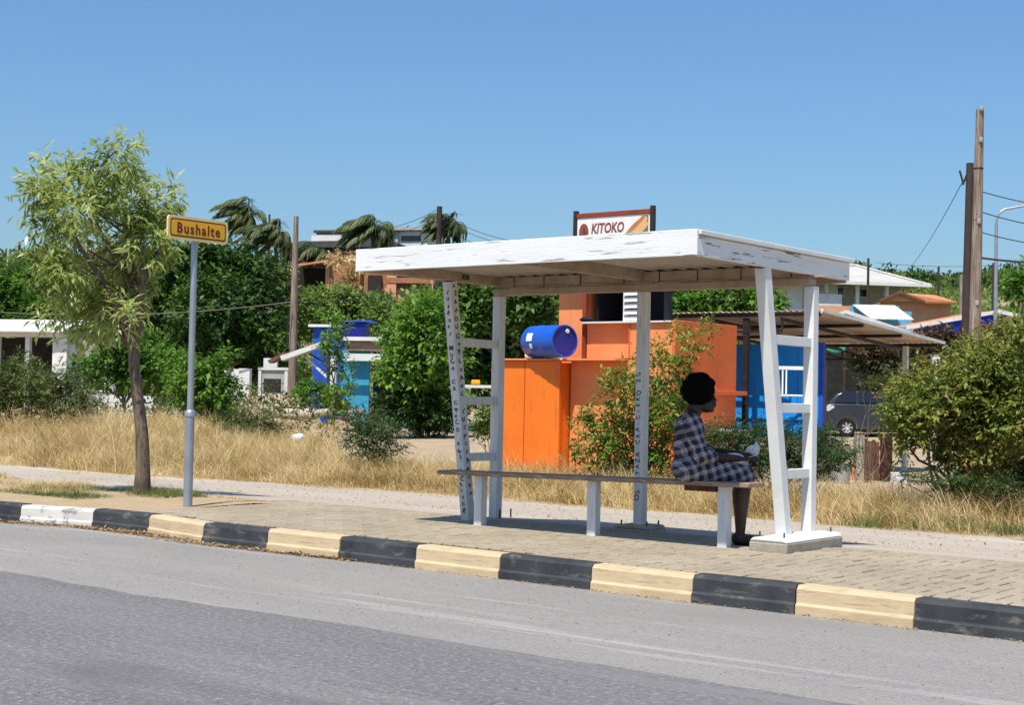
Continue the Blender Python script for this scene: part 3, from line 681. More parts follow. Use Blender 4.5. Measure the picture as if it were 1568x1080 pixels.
for sgn, hp, el in ((1, hand_l, (.09, .205, .22)), (-1, hand_r, (.07, -.215, .20))):
    e = Vector(el); fwd_ = (Vector(hp)-e)
    chain(dr, [((-.01, .165*sgn, .465), .068), (el, .058), (e+fwd_*.28, .054)])
    chain(dr, [((.0, .09*sgn, .095), .115), ((.25, .09*sgn, .08), .092), ((.41, .08*sgn, .058), .080)])
cap(dr, (.10, 0, .09), (.38, 0, .065), .09, .072)
remeshed(dr, 'plaid_dress', M['plaid'], per, .011, 4)
# things held
bg_ = MB(); bg_.ellipsoid((0, 0, 0), (.085, .075, .06), 14, 10); bg_.ellipsoid((.05, .02, -.02), (.06, .06, .045)); bg_.ellipsoid((-.04, -.02, .01), (.05, .05, .05))
bo = remeshed(bg_, 'cloth_bundle', M['paper'], None, .012, 2); bo.matrix_world = pm @ Matrix.Translation((.335, -.02, .195)); bo.location.z -= .03
tag(bo, 'small white cloth bundle lying on the lap of the seated person', 'cloth')
pp = MB(); g = 7
vs = [((i/g-.5)*.13, (j/g-.5)*.10, .02*math.sin(i*1.1+j*.7)+.03*(i/g)**2+.008*math.cos(j*2.1)) for i in range(g+1) for j in range(g+1)]
pp.add(vs, [(i*(g+1)+j, (i+1)*(g+1)+j, (i+1)*(g+1)+j+1, i*(g+1)+j+1) for i in range(g) for j in range(g)], 0, True)
po = pp.build('crumpled_paper', M['paper']); so_ = po.modifiers.new('Solid', 'SOLIDIFY'); so_.thickness = .004
po.matrix_world = pm @ Matrix.Translation((.47, .0, .235)) @ Euler((R(50), R(-35), 0)).to_matrix().to_4x4()
tag(po, 'crumpled white paper held in the hands of the seated person', 'paper')

# ================================================================== ORANGE SNACK KIOSK
GR = -.185
def wpart(par, nm, m, *boxes, bevel=.006):
    mb = MB()
    for b_ in boxes: mb.box(*b_)
    return mb.build(nm, m, par, bevel)
ki = thing('snack_kiosk', 'orange painted snack kiosk with lower panelled annex and ledge', 'kiosk', (-4.3, 12.3, GR), world=True)
XA, XB, XC = -6.06, -4.66, -2.74
pw = (XB-XA-.01)/2
for k in range(2):
    wpart(ki, 'wall_panel', M['orange'], (XA+k*(pw+.012), XA+k*(pw+.012)+pw, 11.10, 11.16, GR-.1, 1.665), bevel=.01)
wpart(ki, 'annex_wall', M['orange'], (XA+.02, XB-.02, 11.165, 12.6, GR-.1, 1.64))
wpart(ki, 'ledge', M['peach'], (XA+.10, -3.55, 11.03, 11.52, 1.67, 1.70), bevel=.01)
wpart(ki, 'wall', M['peach'], (XB+.01, XC-.012, 11.40, 11.52, GR-.1, 1.668))
wpart(ki, 'wall', M['peach'], (-4.44, -3.55, 11.53, 11.62, 1.716, 2.27), (-3.548, XC-.012, 11.42, 11.62, 1.67, 2.27))
wpart(ki, 'joint_strip', M['redor'], (-3.556, -3.53, 11.405, 11.418, 1.72, 2.27))
wpart(ki, 'pilaster_shade', M['maroon'], (-4.52, -4.45, 11.5, 11.6, 1.716, 3.05))  # maroon strip stands in for the shadow line beside the tower
wpart(ki, 'tower', M['peach'], (-5.17, -4.63, 11.75, 12.6, 1.65, 3.1))
wpart(ki, 'tower_side', M['redor'], (-4.627, -4.53, 11.72, 12.6, 1.65, 3.1))  # side face coloured as if in shade
wpart(ki, 'post', M['kwhite'], (-5.60, -5.51, 11.40, 11.48, 1.716, 2.14))
wpart(ki, 'side_wall', M['redor'], (XC-.01, XC+.05, 11.40, 13.3, GR-.1, 2.31), bevel=.01)  # shade of this side put into the plaster colour
wpart(ki, 'rail', M['redor'], (XC+.052, XC+.12, 12.1, 13.55, 1.17, 1.24))
wpart(ki, 'rail_bracket', M['iron'], (XC+.06, XC+.11, 13.5, 13.6, 1.03, 1.3))
wpart(ki, 'counter_top', M['whitetin'], (-4.43, XC-.02, 11.36, 11.7, 2.272, 2.30), bevel=.008)
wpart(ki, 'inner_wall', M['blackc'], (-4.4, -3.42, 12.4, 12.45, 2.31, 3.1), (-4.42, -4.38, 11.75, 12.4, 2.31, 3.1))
mb = MB(); mb.prism([(-3.03, 2.318), (-2.92, 2.318), (-3.02, 2.98), (-3.03, 2.98)], 11.6, 11.72, 'y'); mb.build('awning_side', M['blackc'], ki)
wpart(ki, 'back_wall', M['redor'], (-5.1, XC-.02, 13.22, 13.29, GR-.1, 2.30))
wpart(ki, 'roof', M['tin'], (-5.25, -2.95, 11.45, 13.2, 3.102, 3.16))
mb = MB(); mb.box(-3.74, -3.72, 11.52, 11.60, 2.302, 2.98); mb.box(-3.44, -3.42, 11.52, 11.60, 2.302, 2.98)
lv = mb.build('louvre_frame', M['whitetin'], ki)
for k in range(6):
    mb = MB(); z = 2.32+k*.1; mb.add([(-3.718, 11.50, z), (-3.442, 11.50, z), (-3.442, 11.56, z+.078), (-3.718, 11.56, z+.078), (-3.718, 11.505, z-.008), (-3.442, 11.505, z-.008), (-3.442, 11.57, z+.07), (-3.718, 11.57, z+.07)], [(0, 1, 2, 3), (7, 6, 5, 4), (0, 4, 5, 1), (1, 5, 6, 2), (2, 6, 7, 3), (3, 7, 4, 0)])
    o = mb.build('louvre_slat', M['banner'], lv); o.location = (0, 0, 0)
bag_ = MB(); bag_.ellipsoid((-4.36, 11.42, 2.34), (.16, .08, .05), 10, 6); remeshed(bag_, 'rag', M['blackc'], ki, .03, 1).location = -WC[ki.name]

# blue barrel lying on the ledge
bx = axes((-5.31, 11.20, 1.716+.262), Vector((.10, .995, 0)).normalized().cross(Vector((0, 0, 1)))*-1 if False else Vector((0, 0, 1)), Vector((.26, .966, 0)), Vector((.966, -.26, 0)))
ba = thing('barrel', 'blue plastic barrel lying on its side on the orange kiosk ledge', 'barrel', bx)
mb = MB(); mb.lathe([(.001, 0), (.20, 0), (.235, .012), (.258, .05), (.26, .26), (.266, .275), (.266, .30), (.26, .315), (.26, .56), (.266, .575), (.266, .60), (.26, .615), (.258, .80), (.25, .835), (.262, .845), (.262, .87), (.24, .87)], 28); mb.build('drum', M['barrelb'], ba)
mb = MB(); mb.lathe([(.24, .869), (.235, .845), (.001, .845)], 28); mb.build('end_cap', M['barreld'], ba)
mb = MB(); mb.lathe([(.001, .87), (.03, .87), (.036, .862), (.036, .846)], 14, M=Matrix.Translation((.16, .06, 0))); mb.build('bung', M['plastic'], ba)
for a_, z, w_, h_, nm in ((R(284), .20, .15, .13, 'paper_label'), (R(252), .28, .07, .08, 'torn_label')):
    mb = MB(); vs = []
    for i in range(6):
        for j in (0, 1):
            t = a_+(i/5-.5)*h_/.26; vs.append((.2685*math.cos(t), .2685*math.sin(t), z+w_*j))
    mb.add(vs, [(2*i, 2*i+1, 2*i+3, 2*i+2) for i in range(5)], 0, True); mb.build(nm, M['paper'], ba)
t_ = thing('water_tap', 'small pale tap and bracket under the blue barrel on the ledge', 'tap', (-4.62, 11.0, 1.717), world=True)
mb = MB(); mb.tube([(-4.72, 11.02, 1.79), (-4.60, 10.98, 1.78), (-4.52, 10.93, 1.74), (-4.50, 10.92, 1.68)], .022, 8); mb.build('spout', M['whitetin'], t_)
mb = MB(); mb.box(-4.68, -4.56, 10.97, 11.04, 1.716, 1.745); mb.tube([(-4.6, 10.98, 1.78), (-4.6, 10.98, 1.83)], .012, 6); mb.build('bracket', M['galv'], t_)

# KITOKO sign on the roof
sg = thing('roof_sign', 'white KITOKO snack sign in a dark frame above the shelter roof', 'sign', (-3.7, 11.55, 3.16), world=True)
KX0, KX1 = -4.715, -3.235; KY = 11.55; KB, KT = 3.40, 4.0
for X in (KX0, KX1): wpart(sg, 'post', M['iron'], (X-.035, X+.035, KY-.03, KY+.04, 3.16, 4.125), bevel=.004)
wpart(sg, 'rail', M['maroon'], (KX0+.036, KX1-.036, KY-.03, KY+.03, KT+.005, KT+.075), bevel=.004)
wpart(sg, 'rail', M['maroon'], (KX0+.036, KX1-.036, KY-.03, KY+.03, KB-.075, KB-.005), bevel=.004)
pn = wpart(sg, 'banner', M['banner'], (KX0+.04, KX1-.04, KY-.012, KY+.008, KB, KT), bevel=0)
def sgpart(o): o.parent = pn; o.location = (0, 0, 0); return o
yf = KY-.0125
def flat(poly, m, nm, dy):
    mb = MB(); k = len(poly); mb.add([(x, yf-dy, z) for x, z in poly]+[(x, yf+.0, z) for x, z in poly], [tuple(range(k)), tuple(range(k, 2*k))[::-1]]+[(i, k+i, k+(i+1) % k, (i+1) % k) for i in range(k)])
    return sgpart(mb.build(nm, m, sg))
ell = lambda cx, cz, rx, rz, rot=0, n_=20: [(cx+rx*math.cos(2*math.pi*i/n_)*math.cos(rot)-rz*math.sin(2*math.pi*i/n_)*math.sin(rot), cz+rx*math.cos(2*math.pi*i/n_)*math.sin(rot)+rz*math.sin(2*math.pi*i/n_)*math.cos(rot)) for i in range(n_)]
flat(ell(KX0+.17, KT-.24, .095, .15), M['bred'], 'emblem', .002)
flat([(KX0+.15, KT-.36), (KX0+.20, KT-.36), (KX0+.225, KT-.28), (KX0+.17, KT-.14), (KX0+.15, KT-.24)], M['rust'], 'emblem_mark', .004)
sgpart(text_mesh('lettering', 'KITOKO', .225, axes((KX0+.63, yf-.003, KT-.19), Xv, Zv, -Yv), M['bred'], sg, off=.006, shear=.18, xs=.74))
sgpart(text_mesh('lettering', 'SNACK  &  GRILL', .062, axes((KX0+.60, yf-.003, KT-.335), Xv, Zv, -Yv), M['bgrey'], sg, off=.001)) if False else flat([(KX0+.32, KT-.35), (KX0+.85, KT-.335), (KX0+.85, KT-.318), (KX0+.32, KT-.333)], M['bgrey'], 'underline', .002)
flat([(KX0+.92, KT-.36), (KX0+1.30, KT-.02), (KX0+1.41, KT-.02), (KX0+1.41, KT-.33), (KX0+1.2, KT-.36)], M['bgrn'], 'garnish', .002)
flat(ell(KX0+1.19, KT-.205, .25, .085, R(38)), M['bbun'], 'bun_picture', .004)
flat(ell(KX0+1.17, KT-.165, .24, .035, R(38)), M['bsaus'], 'sausage_picture', .006)
flat(ell(KX0+1.23, KT-.26, .22, .06, R(34)), M['bbun'], 'bun_picture', .0065)

# ================================================================== LEAN-TO ROOF, BLUE SHED, CHAIR
lt = thing('lean_to_roof', 'open corrugated lean-to roof on a dark steel frame behind the kiosk', 'carport', (-3.2, 16.4, GR), world=True)
LX0, LX1, LY0, LY1, LZ0, LZ1 = -5.0, -1.5, 13.9, 18.85, 2.545, 2.22
def lz(y): return LZ0+(LZ1-LZ0)*(y-LY0)/(LY1-LY0)
nsh = 4; swd = (LX1-LX0)/nsh
for k in range(nsh):
    mb = MB(); vs = []; nn = 30
    for i in range(nn+1):
        x = LX0+swd*k+(swd+.02)*i/nn; z = .012*math.sin(2*math.pi*(x-LX0)/.11)+.004*(k % 2)
        vs += [(x, LY0-.06, lz(LY0)+z+.03), (x, LY1+.1, lz(LY1)+z+.03)]
    mb.add(vs, [(2*i, 2*i+2, 2*i+3, 2*i+1) for i in range(nn)], 0, True)
    o = mb.build('roof_sheet', M['tin'], lt); q = o.modifiers.new('Solid', 'SOLIDIFY'); q.thickness = .006
wpart(lt, 'edge_board', M['whitetin'], (LX1+.02, LX1+.05, LY0-.05, LY0-.02, lz(LY0)-.02, lz(LY0)+.04))
mb = MB(); mb.bar((LX1+.035, LY0-.02, lz(LY0)+.03), (LX1+.035, LY1+.12, lz(LY1)+.03), .05, .05); mb.build('edge_strip', M['whitetin'], lt)
for y in (LY0, LY0+1.6, LY0+3.2, LY1-.1):
    mb = MB(); mb.bar((LX0, y, lz(y)-.03), (LX1, y, lz(y)-.03), .05, .06); mb.build('purlin', M['iron'], lt)
for x in (LX0+.4, LX0+1.5, LX1-.7):
    mb = MB(); mb.bar((x, LY0, lz(LY0)-.10), (x, LY1, lz(LY1)-.10), .05, .06); mb.build('rafter', M['iron'], lt)
for y in (LY0+.02, LY1-.15):
    mb = MB(); mb.bar((LX0+.4, y, lz(y)-.30), (LX1-.7, y, lz(y)-.30), .04, .04); mb.build('truss_chord', M['iron'], lt)
    for k in range(5):
        x = LX0+.4+(LX1-LX0-1.1)*k/4
        mb = MB(); mb.bar((x, y, lz(y)-.13), (x, y, lz(y)-.28), .03, .03, side=(0, 1, 0)); mb.build('truss_strut', M['iron'], lt)
        if k < 4:
            mb = MB(); mb.bar((x+.02, y+.02, lz(y)-.14), (x+(LX1-LX0-1.1)/4-.02, y+.02, lz(y)-.28), .025, .025); mb.build('truss_brace', M['iron'], lt)
for x, y, m_ in ((-2.88, 13.95, 'iron'), (-2.02, 18.5, 'whitetin')): wpart(lt, 'post', M[m_], (x-.045, x+.045, y-.045, y+.045, GR-.1, lz(y)-.07))

bsh = thing('blue_wall', 'bright blue panelled wall under the lean-to roof behind the white chair', 'wall', (-2.6, 14.6, GR), world=True)
xs_ = [-3.42, -2.86, -2.23, -1.83]
for a_, b_ in zip(xs_[:-1], xs_[1:]):
    wpart(bsh, 'wall_panel', M['blue'], (a_+.006, b_-.006, 14.55, 14.60, GR-.1, 2.06), bevel=.008)
wpart(bsh, 'side_post', M['shackblue'], (-1.824, -1.76, 14.54, 14.62, GR-.1, 2.08))
wpart(bsh, 'sill_rail', M['blue'], (-3.42, -1.84, 14.515, 14.545, .78, .83))
pf_ = thing('concrete_platform', 'low concrete platform before the blue wall, mostly behind bushes', 'platform', (-2.5, 13.9, GR), world=True)
wpart(pf_, 'slab', M['concrete'], (-2.60, -1.35, 13.35, 14.50, GR-.1, .50), bevel=.02)
ch = thing('plastic_chair', 'white plastic garden chair standing before the blue wall', 'chair', Matrix.Translation((-1.98, 13.85, .50+.272)) @ Matrix.Rotation(R(28), 4, 'Z'))
MB().box(-.24, .24, -.22, .22, .40, .43).build('seat', M['plastic'], ch, .01)
for x, y in ((-.21, -.19), (.21, -.19), (-.21, .19), (.21, .19)): MB().bar((x*1.1, y*1.1, -.27), (x, y, .40), .045, .045, side=(1, 0, 0)).build('leg', M['plastic'], ch, .005)
mb = MB(); mb.bar((-.22, .2, .43), (-.23, .3, .86), .05, .04, side=(1, 0, 0)); mb.bar((.22, .2, .43), (.23, .3, .86), .05, .04, side=(1, 0, 0)); mb.bar((-.25, .3, .87), (.25, .3, .87), .05, .06); mb.build('backrest_frame', M['plastic'], ch, .005)
for k in range(2): MB().bar((-.14+.06*k, .21, .44), (-.14+.06*k, .295, .85), .025, .02, side=(1, 0, 0)).build('backrest_slat', M['plastic'], ch, .003)
for sgn in (-1, 1):
    mb = MB(); mb.bar((.25*sgn, -.2, .64), (.25*sgn, .25, .66), .05, .03, side=(1, 0, 0)); mb.bar((.25*sgn, -.19, .43), (.25*sgn, -.19, .63), .04, .04, side=(1, 0, 0)); mb.build('armrest', M['plastic'], ch, .005)
tb = thing('garden_table', 'low white rounded table half hidden by bushes near the blue wall', 'table', (-2.7, 12.9, GR), world=True)
mb = MB(); mb.lathe([(.001, .70), (.40, .70), (.42, .68), (.40, .655), (.001, .655)], 20, M=Matrix.Translation((-2.5, 12.6, GR+.12))); mb.build('table_top', M['plastic'], tb)
for k in range(4):
    a_ = k*math.pi/2+.4; MB().bar((-2.5+.3*math.cos(a_), 12.6+.3*math.sin(a_), GR-.02), (-2.5+.25*math.cos(a_), 12.6+.25*math.sin(a_), GR+.77), .05, .05, side=(1, 0, 0)).build('leg', M['plastic'], tb)

# ================================================================== CAR
cm = frame(1298, 54.5, -.12); cm.translation.z = GR+.01
car = thing('parked_car', 'dark navy suv with its tail showing between blue wall and bush', 'car', cm)
# local: x along the car (tail at negative x, rear wheel hub at x = 0), y across (0 near side)
def zup(z): return z+.20*float(sstep(.42, .85, z))
def sec(pl, y0, y1, ins, m=0):                           # side profile lofted across with the upper part pulled in
    pl = [(x, zup(z)) if z > .42 and not (abs(x) < .45 and z < .75) and not (2.2 < x < 3.05 and z < .75) else (x, z) for x, z in pl]
    mb = MB(); k = len(pl); rows = []
    for y, sgn in ((y0, 1), (y0+.06, 1), ((y0+y1)/2, 0), (y1-.06, -1), (y1, -1)):
        e = (y in (y0, y1))
        rows += [(x+(.03 if e and x < 0 else 0), y+sgn*ins*max(0, z-.85), z-(.02 if e and z > .6 else 0)) for x, z in pl]
    fs = [tuple(range(k))[::-1], tuple(range(4*k, 5*k))]+[(r*k+i, r*k+(i+1) % k, (r+1)*k+(i+1) % k, (r+1)*k+i) for r in range(4) for i in range(k)]
    mb.add(rows, fs, m, True); return mb
arch = lambda cx, r: [(cx-r*math.cos(math.pi*i/8), .33+r*math.sin(math.pi*i/8)) for i in range(9)]
prof = [(-.86, .32), (-.36, .26)]+arch(0, .38)[0:9]+[(.44, .26), (2.2, .26)]+arch(2.62, .38)+[(3.05, .27), (3.5, .34), (3.56, .62), (3.45, .78), (2.9, .90), (2.3, .98), (.2, 1.0), (-.5, 1.0), (-.76, .96), (-.85, .74), (-.88, .56)]
sec(prof, 0, 1.8, .05).build('body', M['carpaint'], car, .02)
cab = [(-.70, .98), (-.36, 1.36), (-.12, 1.45), (.6, 1.5), (1.6, 1.48), (2.4, .98)]
sec(cab, .06, 1.74, .22).build('cabin', M['carpaint'], car, .02)
def carpan(poly, y, m, nm, dy=.012):
    poly = [(x, zup(z)) for x, z in poly]
    mb = MB(); mb.prism(poly, y-dy, y+dy, 'y'); return mb.build(nm, M[m], car)
def win(x0, x1, x2, x3, nm='window'):
    mb = MB(); mb.add([(x0, .09, 1.25), (x1, .09, 1.25), (x2, .215, 1.68), (x3, .215, 1.68), (x0, .14, 1.25), (x1, .14, 1.25), (x2, .27, 1.68), (x3, .27, 1.68)], [(0, 1, 2, 3), (7, 6, 5, 4), (0, 4, 5, 1), (1, 5, 6, 2), (2, 6, 7, 3), (3, 7, 4, 0)]); return mb.build(nm, M['glassd'], car)
win(-.45, .32, .32, -.12); win(.40, 1.25, 1.25, .40); win(1.32, 2.1, 1.6, 1.32)
mb = MB(); mb.add([(-.71, .25, 1.22), (-.71, 1.55, 1.22), (-.37, 1.45, 1.56), (-.37, .36, 1.56), (-.66, .25, 1.20), (-.66, 1.55, 1.20), (-.32, 1.45, 1.53), (-.32, .36, 1.53)], [(0, 1, 2, 3), (7, 6, 5, 4), (0, 4, 5, 1), (1, 5, 6, 2), (2, 6, 7, 3), (3, 7, 4, 0)]); mb.build('rear_window', M['glassd'], car)
for cx in (0, 2.62):
    tr_ = Matrix.Translation((cx, .10, .33)) @ Matrix.Rotation(math.pi/2, 4, 'X')
    mb = MB(); mb.lathe([(.20, -.10), (.31, -.10), (.33, -.07), (.33, .07), (.31, .10), (.20, .10)], 24, M=tr_); wl = mb.build('wheel', M['tyre'], car)
    mb = MB(); mb.lathe([(.001, .06), (.05, .085), (.06, .07), (.065, .05)], 12, M=tr_); mb.lathe([(.19, .04), (.215, .095), (.23, .09), (.215, .03)], 24, M=tr_)
    for k in range(7):
        a_ = 2*math.pi*k/7; mb.bar(tr_ @ Vector((.05*math.cos(a_), .05*math.sin(a_), .07)), tr_ @ Vector((.21*math.cos(a_), .21*math.sin(a_), .075)), .055, .025, side=(math.cos(a_+1.57), 0, math.sin(a_+1.57)))
    mb.build('rim', M['rim'], wl)
    mb = MB(); rr = [(cx-.44*math.cos(math.pi*i/10), .33+.44*math.sin(math.pi*i/10)) for i in range(11)]+[(cx+.38*math.cos(math.pi*i/10), .33+.38*math.sin(math.pi*i/10)) for i in range(11)]
    for i in range(10): mb.prism([rr[i], rr[i+1], rr[20-i], rr[21-i]], -.02, .05, 'y')
    mb.build('wheel_arch', M['cargrey'], car)
carpan([(-.86, .76), (-.79, .90), (-.50, .93), (-.46, .86), (-.66, .75)], .012, 'lamp', 'shoulder_glint', .02)  # pale panel stands in for sun glinting on the car's rear shoulder
carpan([(-.88, .34), (-.42, .28), (-.40, .42), (-.55, .52), (-.89, .54)], .0, 'cargrey', 'bumper', .02)
carpan([(.5, .28), (2.2, .28), (2.16, .40), (.52, .40)], -.002, 'cargrey', 'side_sill', .014)
carpan([(1.95, .93), (2.13, .94), (2.1, 1.06), (1.95, 1.06)], -.05, 'carpaint', 'mirror', .07)
for x in (.95, 1.75): carpan([(x, .86), (x+.2, .86), (x+.2, .89), (x, .89)], -.012, 'cargrey', 'door_handle', .012)

# ================================================================== BUILDINGS ON THE LEFT AND ON THE HILL
def local_box(par, nm, m, x0, x1, y0, y1, z0, z1, bevel=0):
    mb = MB(); mb.box(x0, x1, y0, y1, z0, z1); return mb.build(nm, M[m], par, bevel)
def window(par, x0, x1, z0, z1, y=0, m='glassd', fr='wallw'):
    mb = MB(); t = .06
    for b_ in ((x0, x1, z0, z0+t), (x0, x1, z1-t, z1), (x0, x0+t, z0+t, z1-t), (x1-t, x1, z0+t, z1-t)): mb.box(b_[0], b_[1], y-.05, y-.003, b_[2], b_[3])
    f_ = mb.build('window', M[fr], par); g_ = MB(); g_.box(x0+t, x1-t, y-.03, y-.004, z0+t, z1-t); o = g_.build('pane', M[m], f_); return f_
def ppm(d): return F/d                                   # photo pixels per metre at depth d

# white house with a pillared porch, far left
d = 62; k = 1/ppm(d); fm = frame(40, d, R(-12), 0); hz = lambda py, px=40: zrow(px, py, d)
wh = thing('white_house', 'low white house with a pillared porch half hidden by bushes', 'house', fm)
zt, zb = hz(512), -.3
for x in (-2.6, -1.35, .05, 1.3): local_box(wh, 'porch_pillar', 'wallw', x-.1, x+.1, -.1, .1, zb, zt-.12)
local_box(wh, 'porch_beam', 'wallw', -4.5, 1.5, -.14, .14, zt-.115, zt+.12)
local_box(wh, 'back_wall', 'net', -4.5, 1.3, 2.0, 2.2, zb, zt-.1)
local_box(wh, 'end_wall', 'wallw', 1.32, 1.85, -.12, 2.6, zb, zt+.10)
local_box(wh, 'side_wall', 'wallg', 1.86, 3.6, .8, 1.0, zb, zt-.2)
window(wh, 2.1, 3.2, .9, 2.0, .8)
for i in range(7):
    y0 = -.55+i*.45; mb = MB(); z0 = zt+.13+i*.085; mb.add([(-4.6, y0, z0), (2.0, y0, z0), (2.0, y0+.46, z0+.10), (-4.6, y0+.46, z0+.10), (-4.6, y0, z0-.05), (2.0, y0, z0-.05), (2.0, y0+.46, z0+.05), (-4.6, y0+.46, z0+.05)], [(0, 1, 2, 3), (7, 6, 5, 4), (0, 4, 5, 1), (1, 5, 6, 2), (2, 6, 7, 3), (3, 7, 4, 0)]); mb.build('roof_sheet', M['whitetin'], wh)
# low walls and blocks on the left
lw = thing('low_wall', 'low white block wall behind the street tree trunk', 'wall', frame(178, 44, R(5), -.1))
for i in range(4): local_box(lw, 'block', 'wallw', -.62+i*.43, -.2+i*.43, -.12, .12, -.3, .93+.02*(i % 2), .01)
d = 56
def wbox(nm, label, px0, px1, py0, py1, dep, ang=0, lid=False):
    c_ = (px0+px1)/2; fm = frame(c_, d, ang, zrow(c_, py1, d)); w2 = (px1-px0)/2/ppm(d); h = (py1-py0)/ppm(d)
    t = thing(nm, label, 'wall' if nm != 'wall_cabinet' else 'cabinet', fm)
    return t, w2, h
t, w2, h = wbox('whitewashed_wall', 'whitewashed block wall with a bright end pillar beside the cabinet', 322, 382, 565, 618, .3)
local_box(t, 'wall_body', 'wallw', -w2, w2-.42, 0, .3, -.6, h); local_box(t, 'end_pillar', 'wallw', w2-.41, w2, -.06, .4, -.6, h+.02, .01)
t, w2, h = wbox('wall_cabinet', 'grey framed concrete cabinet with a dark recessed door near wooden pole', 395, 440, 567, 620, .3)
local_box(t, 'frame', 'wallw', -w2, -w2+.11, -.02, .5, -.4, h); local_box(t, 'frame', 'wallw', w2-.12, w2, -.02, .5, -.4, h); local_box(t, 'top', 'wallw', -w2-.02, w2+.02, -.04, .52, h+.002, h+.1)
local_box(t, 'door', 'wallg', -w2+.115, w2-.125, .03, .08, -.3, h-.01); local_box(t, 'door_patch', 'iron', -w2+.2, w2-.25, .02, .029, h*.35, h*.75); local_box(t, 'door_patch', 'wallw', -w2+.14, w2-.2, .015, .0285, -.3, h*.3)
t, w2, h = wbox('whitewashed_post', 'short white wall stub standing behind the concrete cabinet', 397, 418, 548, 612, .3); local_box(t, 'post_body', 'wallw', -w2, w2, .8, 1.1, -.6, h)

# blue shack with a lean-to
d = 50; fm = frame(520, d, R(-8), -.2); k = 1/ppm(d)
fx = lambda px: (px-520)*k
fz = lambda py: zrow(520, py, d)+.2
sk = thing('blue_shack', 'deep blue plank shack with white edged roof and propped awning', 'shack', fm)
for i in range(4): local_box(sk, 'wall_board', 'shackblue', fx(461)+i*.34, fx(461)+i*.34+.33, 1.2, 1.26, 0, fz(497)-.02-(.0))
local_box(sk, 'roof_edge', 'whitetin', fx(455), fx(524), 1.0, 2.6, fz(499), fz(495))
local_box(sk, 'wall', 'cyan', fx(511), fx(556), .9, 1.0, 0, fz(535)); local_box(sk, 'back_wall', 'shackblue', fx(557), fx(640), 1.4, 1.5, 0, fz(535)); local_box(sk, 'doorway', 'glassd', fx(560), fx(580), 1.36, 1.395, 0, fz(560)); local_box(sk, 'fascia_board', 'wallw', fx(522), fx(640), .3, .36, fz(552), fz(541))
local_box(sk, 'awning_sheet', 'whitetin', fx(520), fx(648), .25, 2.8, fz(521), fz(515)); local_box(sk, 'awning_underside', 'plank', fx(522), fx(640), .4, 2.6, fz(536), fz(522)-.01)
mb = MB(); mb.bar((fx(430), -.1, fz(551)), (fx(500), .0, fz(525)), .5, .16, side=(0, 1, 0)); mb.build('awning_board', M['whitetin'], sk)
mb = MB(); mb.bar((fx(407), .25, fz(556)), (fx(432), .2, fz(543)), .5, .12, side=(0, 1, 0)); mb.build('broken_board', M['dryplank'], sk)
mb = MB(); mb.bar((fx(464), .1, fz(548)), (fx(502), .0, fz(580)), .07, .07); mb.build('brace', M['wallw'], sk)
mb = MB(); mb.bar((fx(470), .15, fz(543)), (fx(508), .1, fz(563)), .05, .05); mb.build('brace', M['darkpole'], sk)
local_box(sk, 'post', 'wallw', fx(505), fx(514), -.05, .12, -.1, fz(545)); local_box(sk, 'post', 'darkpole', fx(500), fx(504), -.1, .0, -.1, fz(520))
local_box(sk, 'post', 'wallw', fx(500), fx(503), .5, .6, 0, fz(560))
tk = thing('water_tank', 'dark blue square water tank on the shack roof', 'tank', frame(543, d+1, R(-8), zrow(543, 515, d+1)-.03))
local_box(tk, 'tank_body', 'tankblue', -.36, .36, -.2, .5, 0, .50, .03); local_box(tk, 'lid', 'shackblue', -.62, .62, -.3, .6, .505, .56, .02)
sb = thing('stool', 'small bare wooden stool beside the shack under leaves', 'stool', frame(543, 46, .2, T(*on_ground(543, 46)[:2])))
local_box(sb, 'seat', 'salmon', -.25, .25, -.15, .15, .55, .62)
for x in (-.2, .2):
    for y in (-.11, .11): local_box(sb, 'leg', 'salmon', x-.03, x+.03, y-.03, y+.03, -.05, .548)
lg = thing('log', 'pale bleached log lying on the dirt mound by the shack', 'log', (0, 0, 0), world=True)
a_, b_ = W(418, 634, 47.5), W(482, 636, 47); mb = MB(); limb(mb, a_, b_, .16, .19, 6, .03, 10); mb.build('log_wood', M['log'], lg)
a_, b_ = W(485, 634, 46.8), W(506, 630, 46.5); mb = MB(); limb(mb, a_, b_, .12, .10, 4, .05, 8); mb.build('broken_end', M['log'], lg)
# dark picket fence behind the bright tree
pf = thing('picket_fence', 'dark weathered picket fence behind the bright green tree', 'fence', frame(635, 54, R(4), -.2))
for i in range(24): local_box(pf, 'picket', 'darkpole', -1.7+i*.145, -1.62+i*.145, 0, .03, 0, 1.15+.12*rng.random())
for z in (.3, .9): local_box(pf, 'rail', 'darkpole', -1.75, 1.8, .032, .08, z, z+.08)
wp = thing('sign_post', 'thin white post with dark blue board near the shelter leg', 'post', frame(686, 44, 0, -.2))
local_box(wp, 'post_body', 'wallw', -.05, .03, 0, .08, 0, zrow(686, 588, 44)+.2); local_box(wp, 'board', 'tankblue', -.42, -.06, .02, .05, .75, zrow(686, 590, 44)+.2)
yt = thing('concrete_rail', 'pale concrete rail with a small yellow cap behind the shelter', 'rail', frame(725, 50, 0, -.2))
local_box(yt, 'rail_body', 'wallw', -.9, .9, 0, .2, zrow(725, 592, 50)+.2-.05, zrow(725, 592, 50)+.25); local_box(yt, 'cap', 'signy', -.08, .22, -.02, .12, zrow(725, 592, 50)+.26, zrow(725, 592, 50)+.42, .03); local_box(yt, 'support', 'wallg', -.85, -.6, .03, .17, 0, zrow(725, 592, 50)+.14); local_box(yt, 'support', 'wallg', .6, .85, .03, .17, 0, zrow(725, 592, 50)+.14)

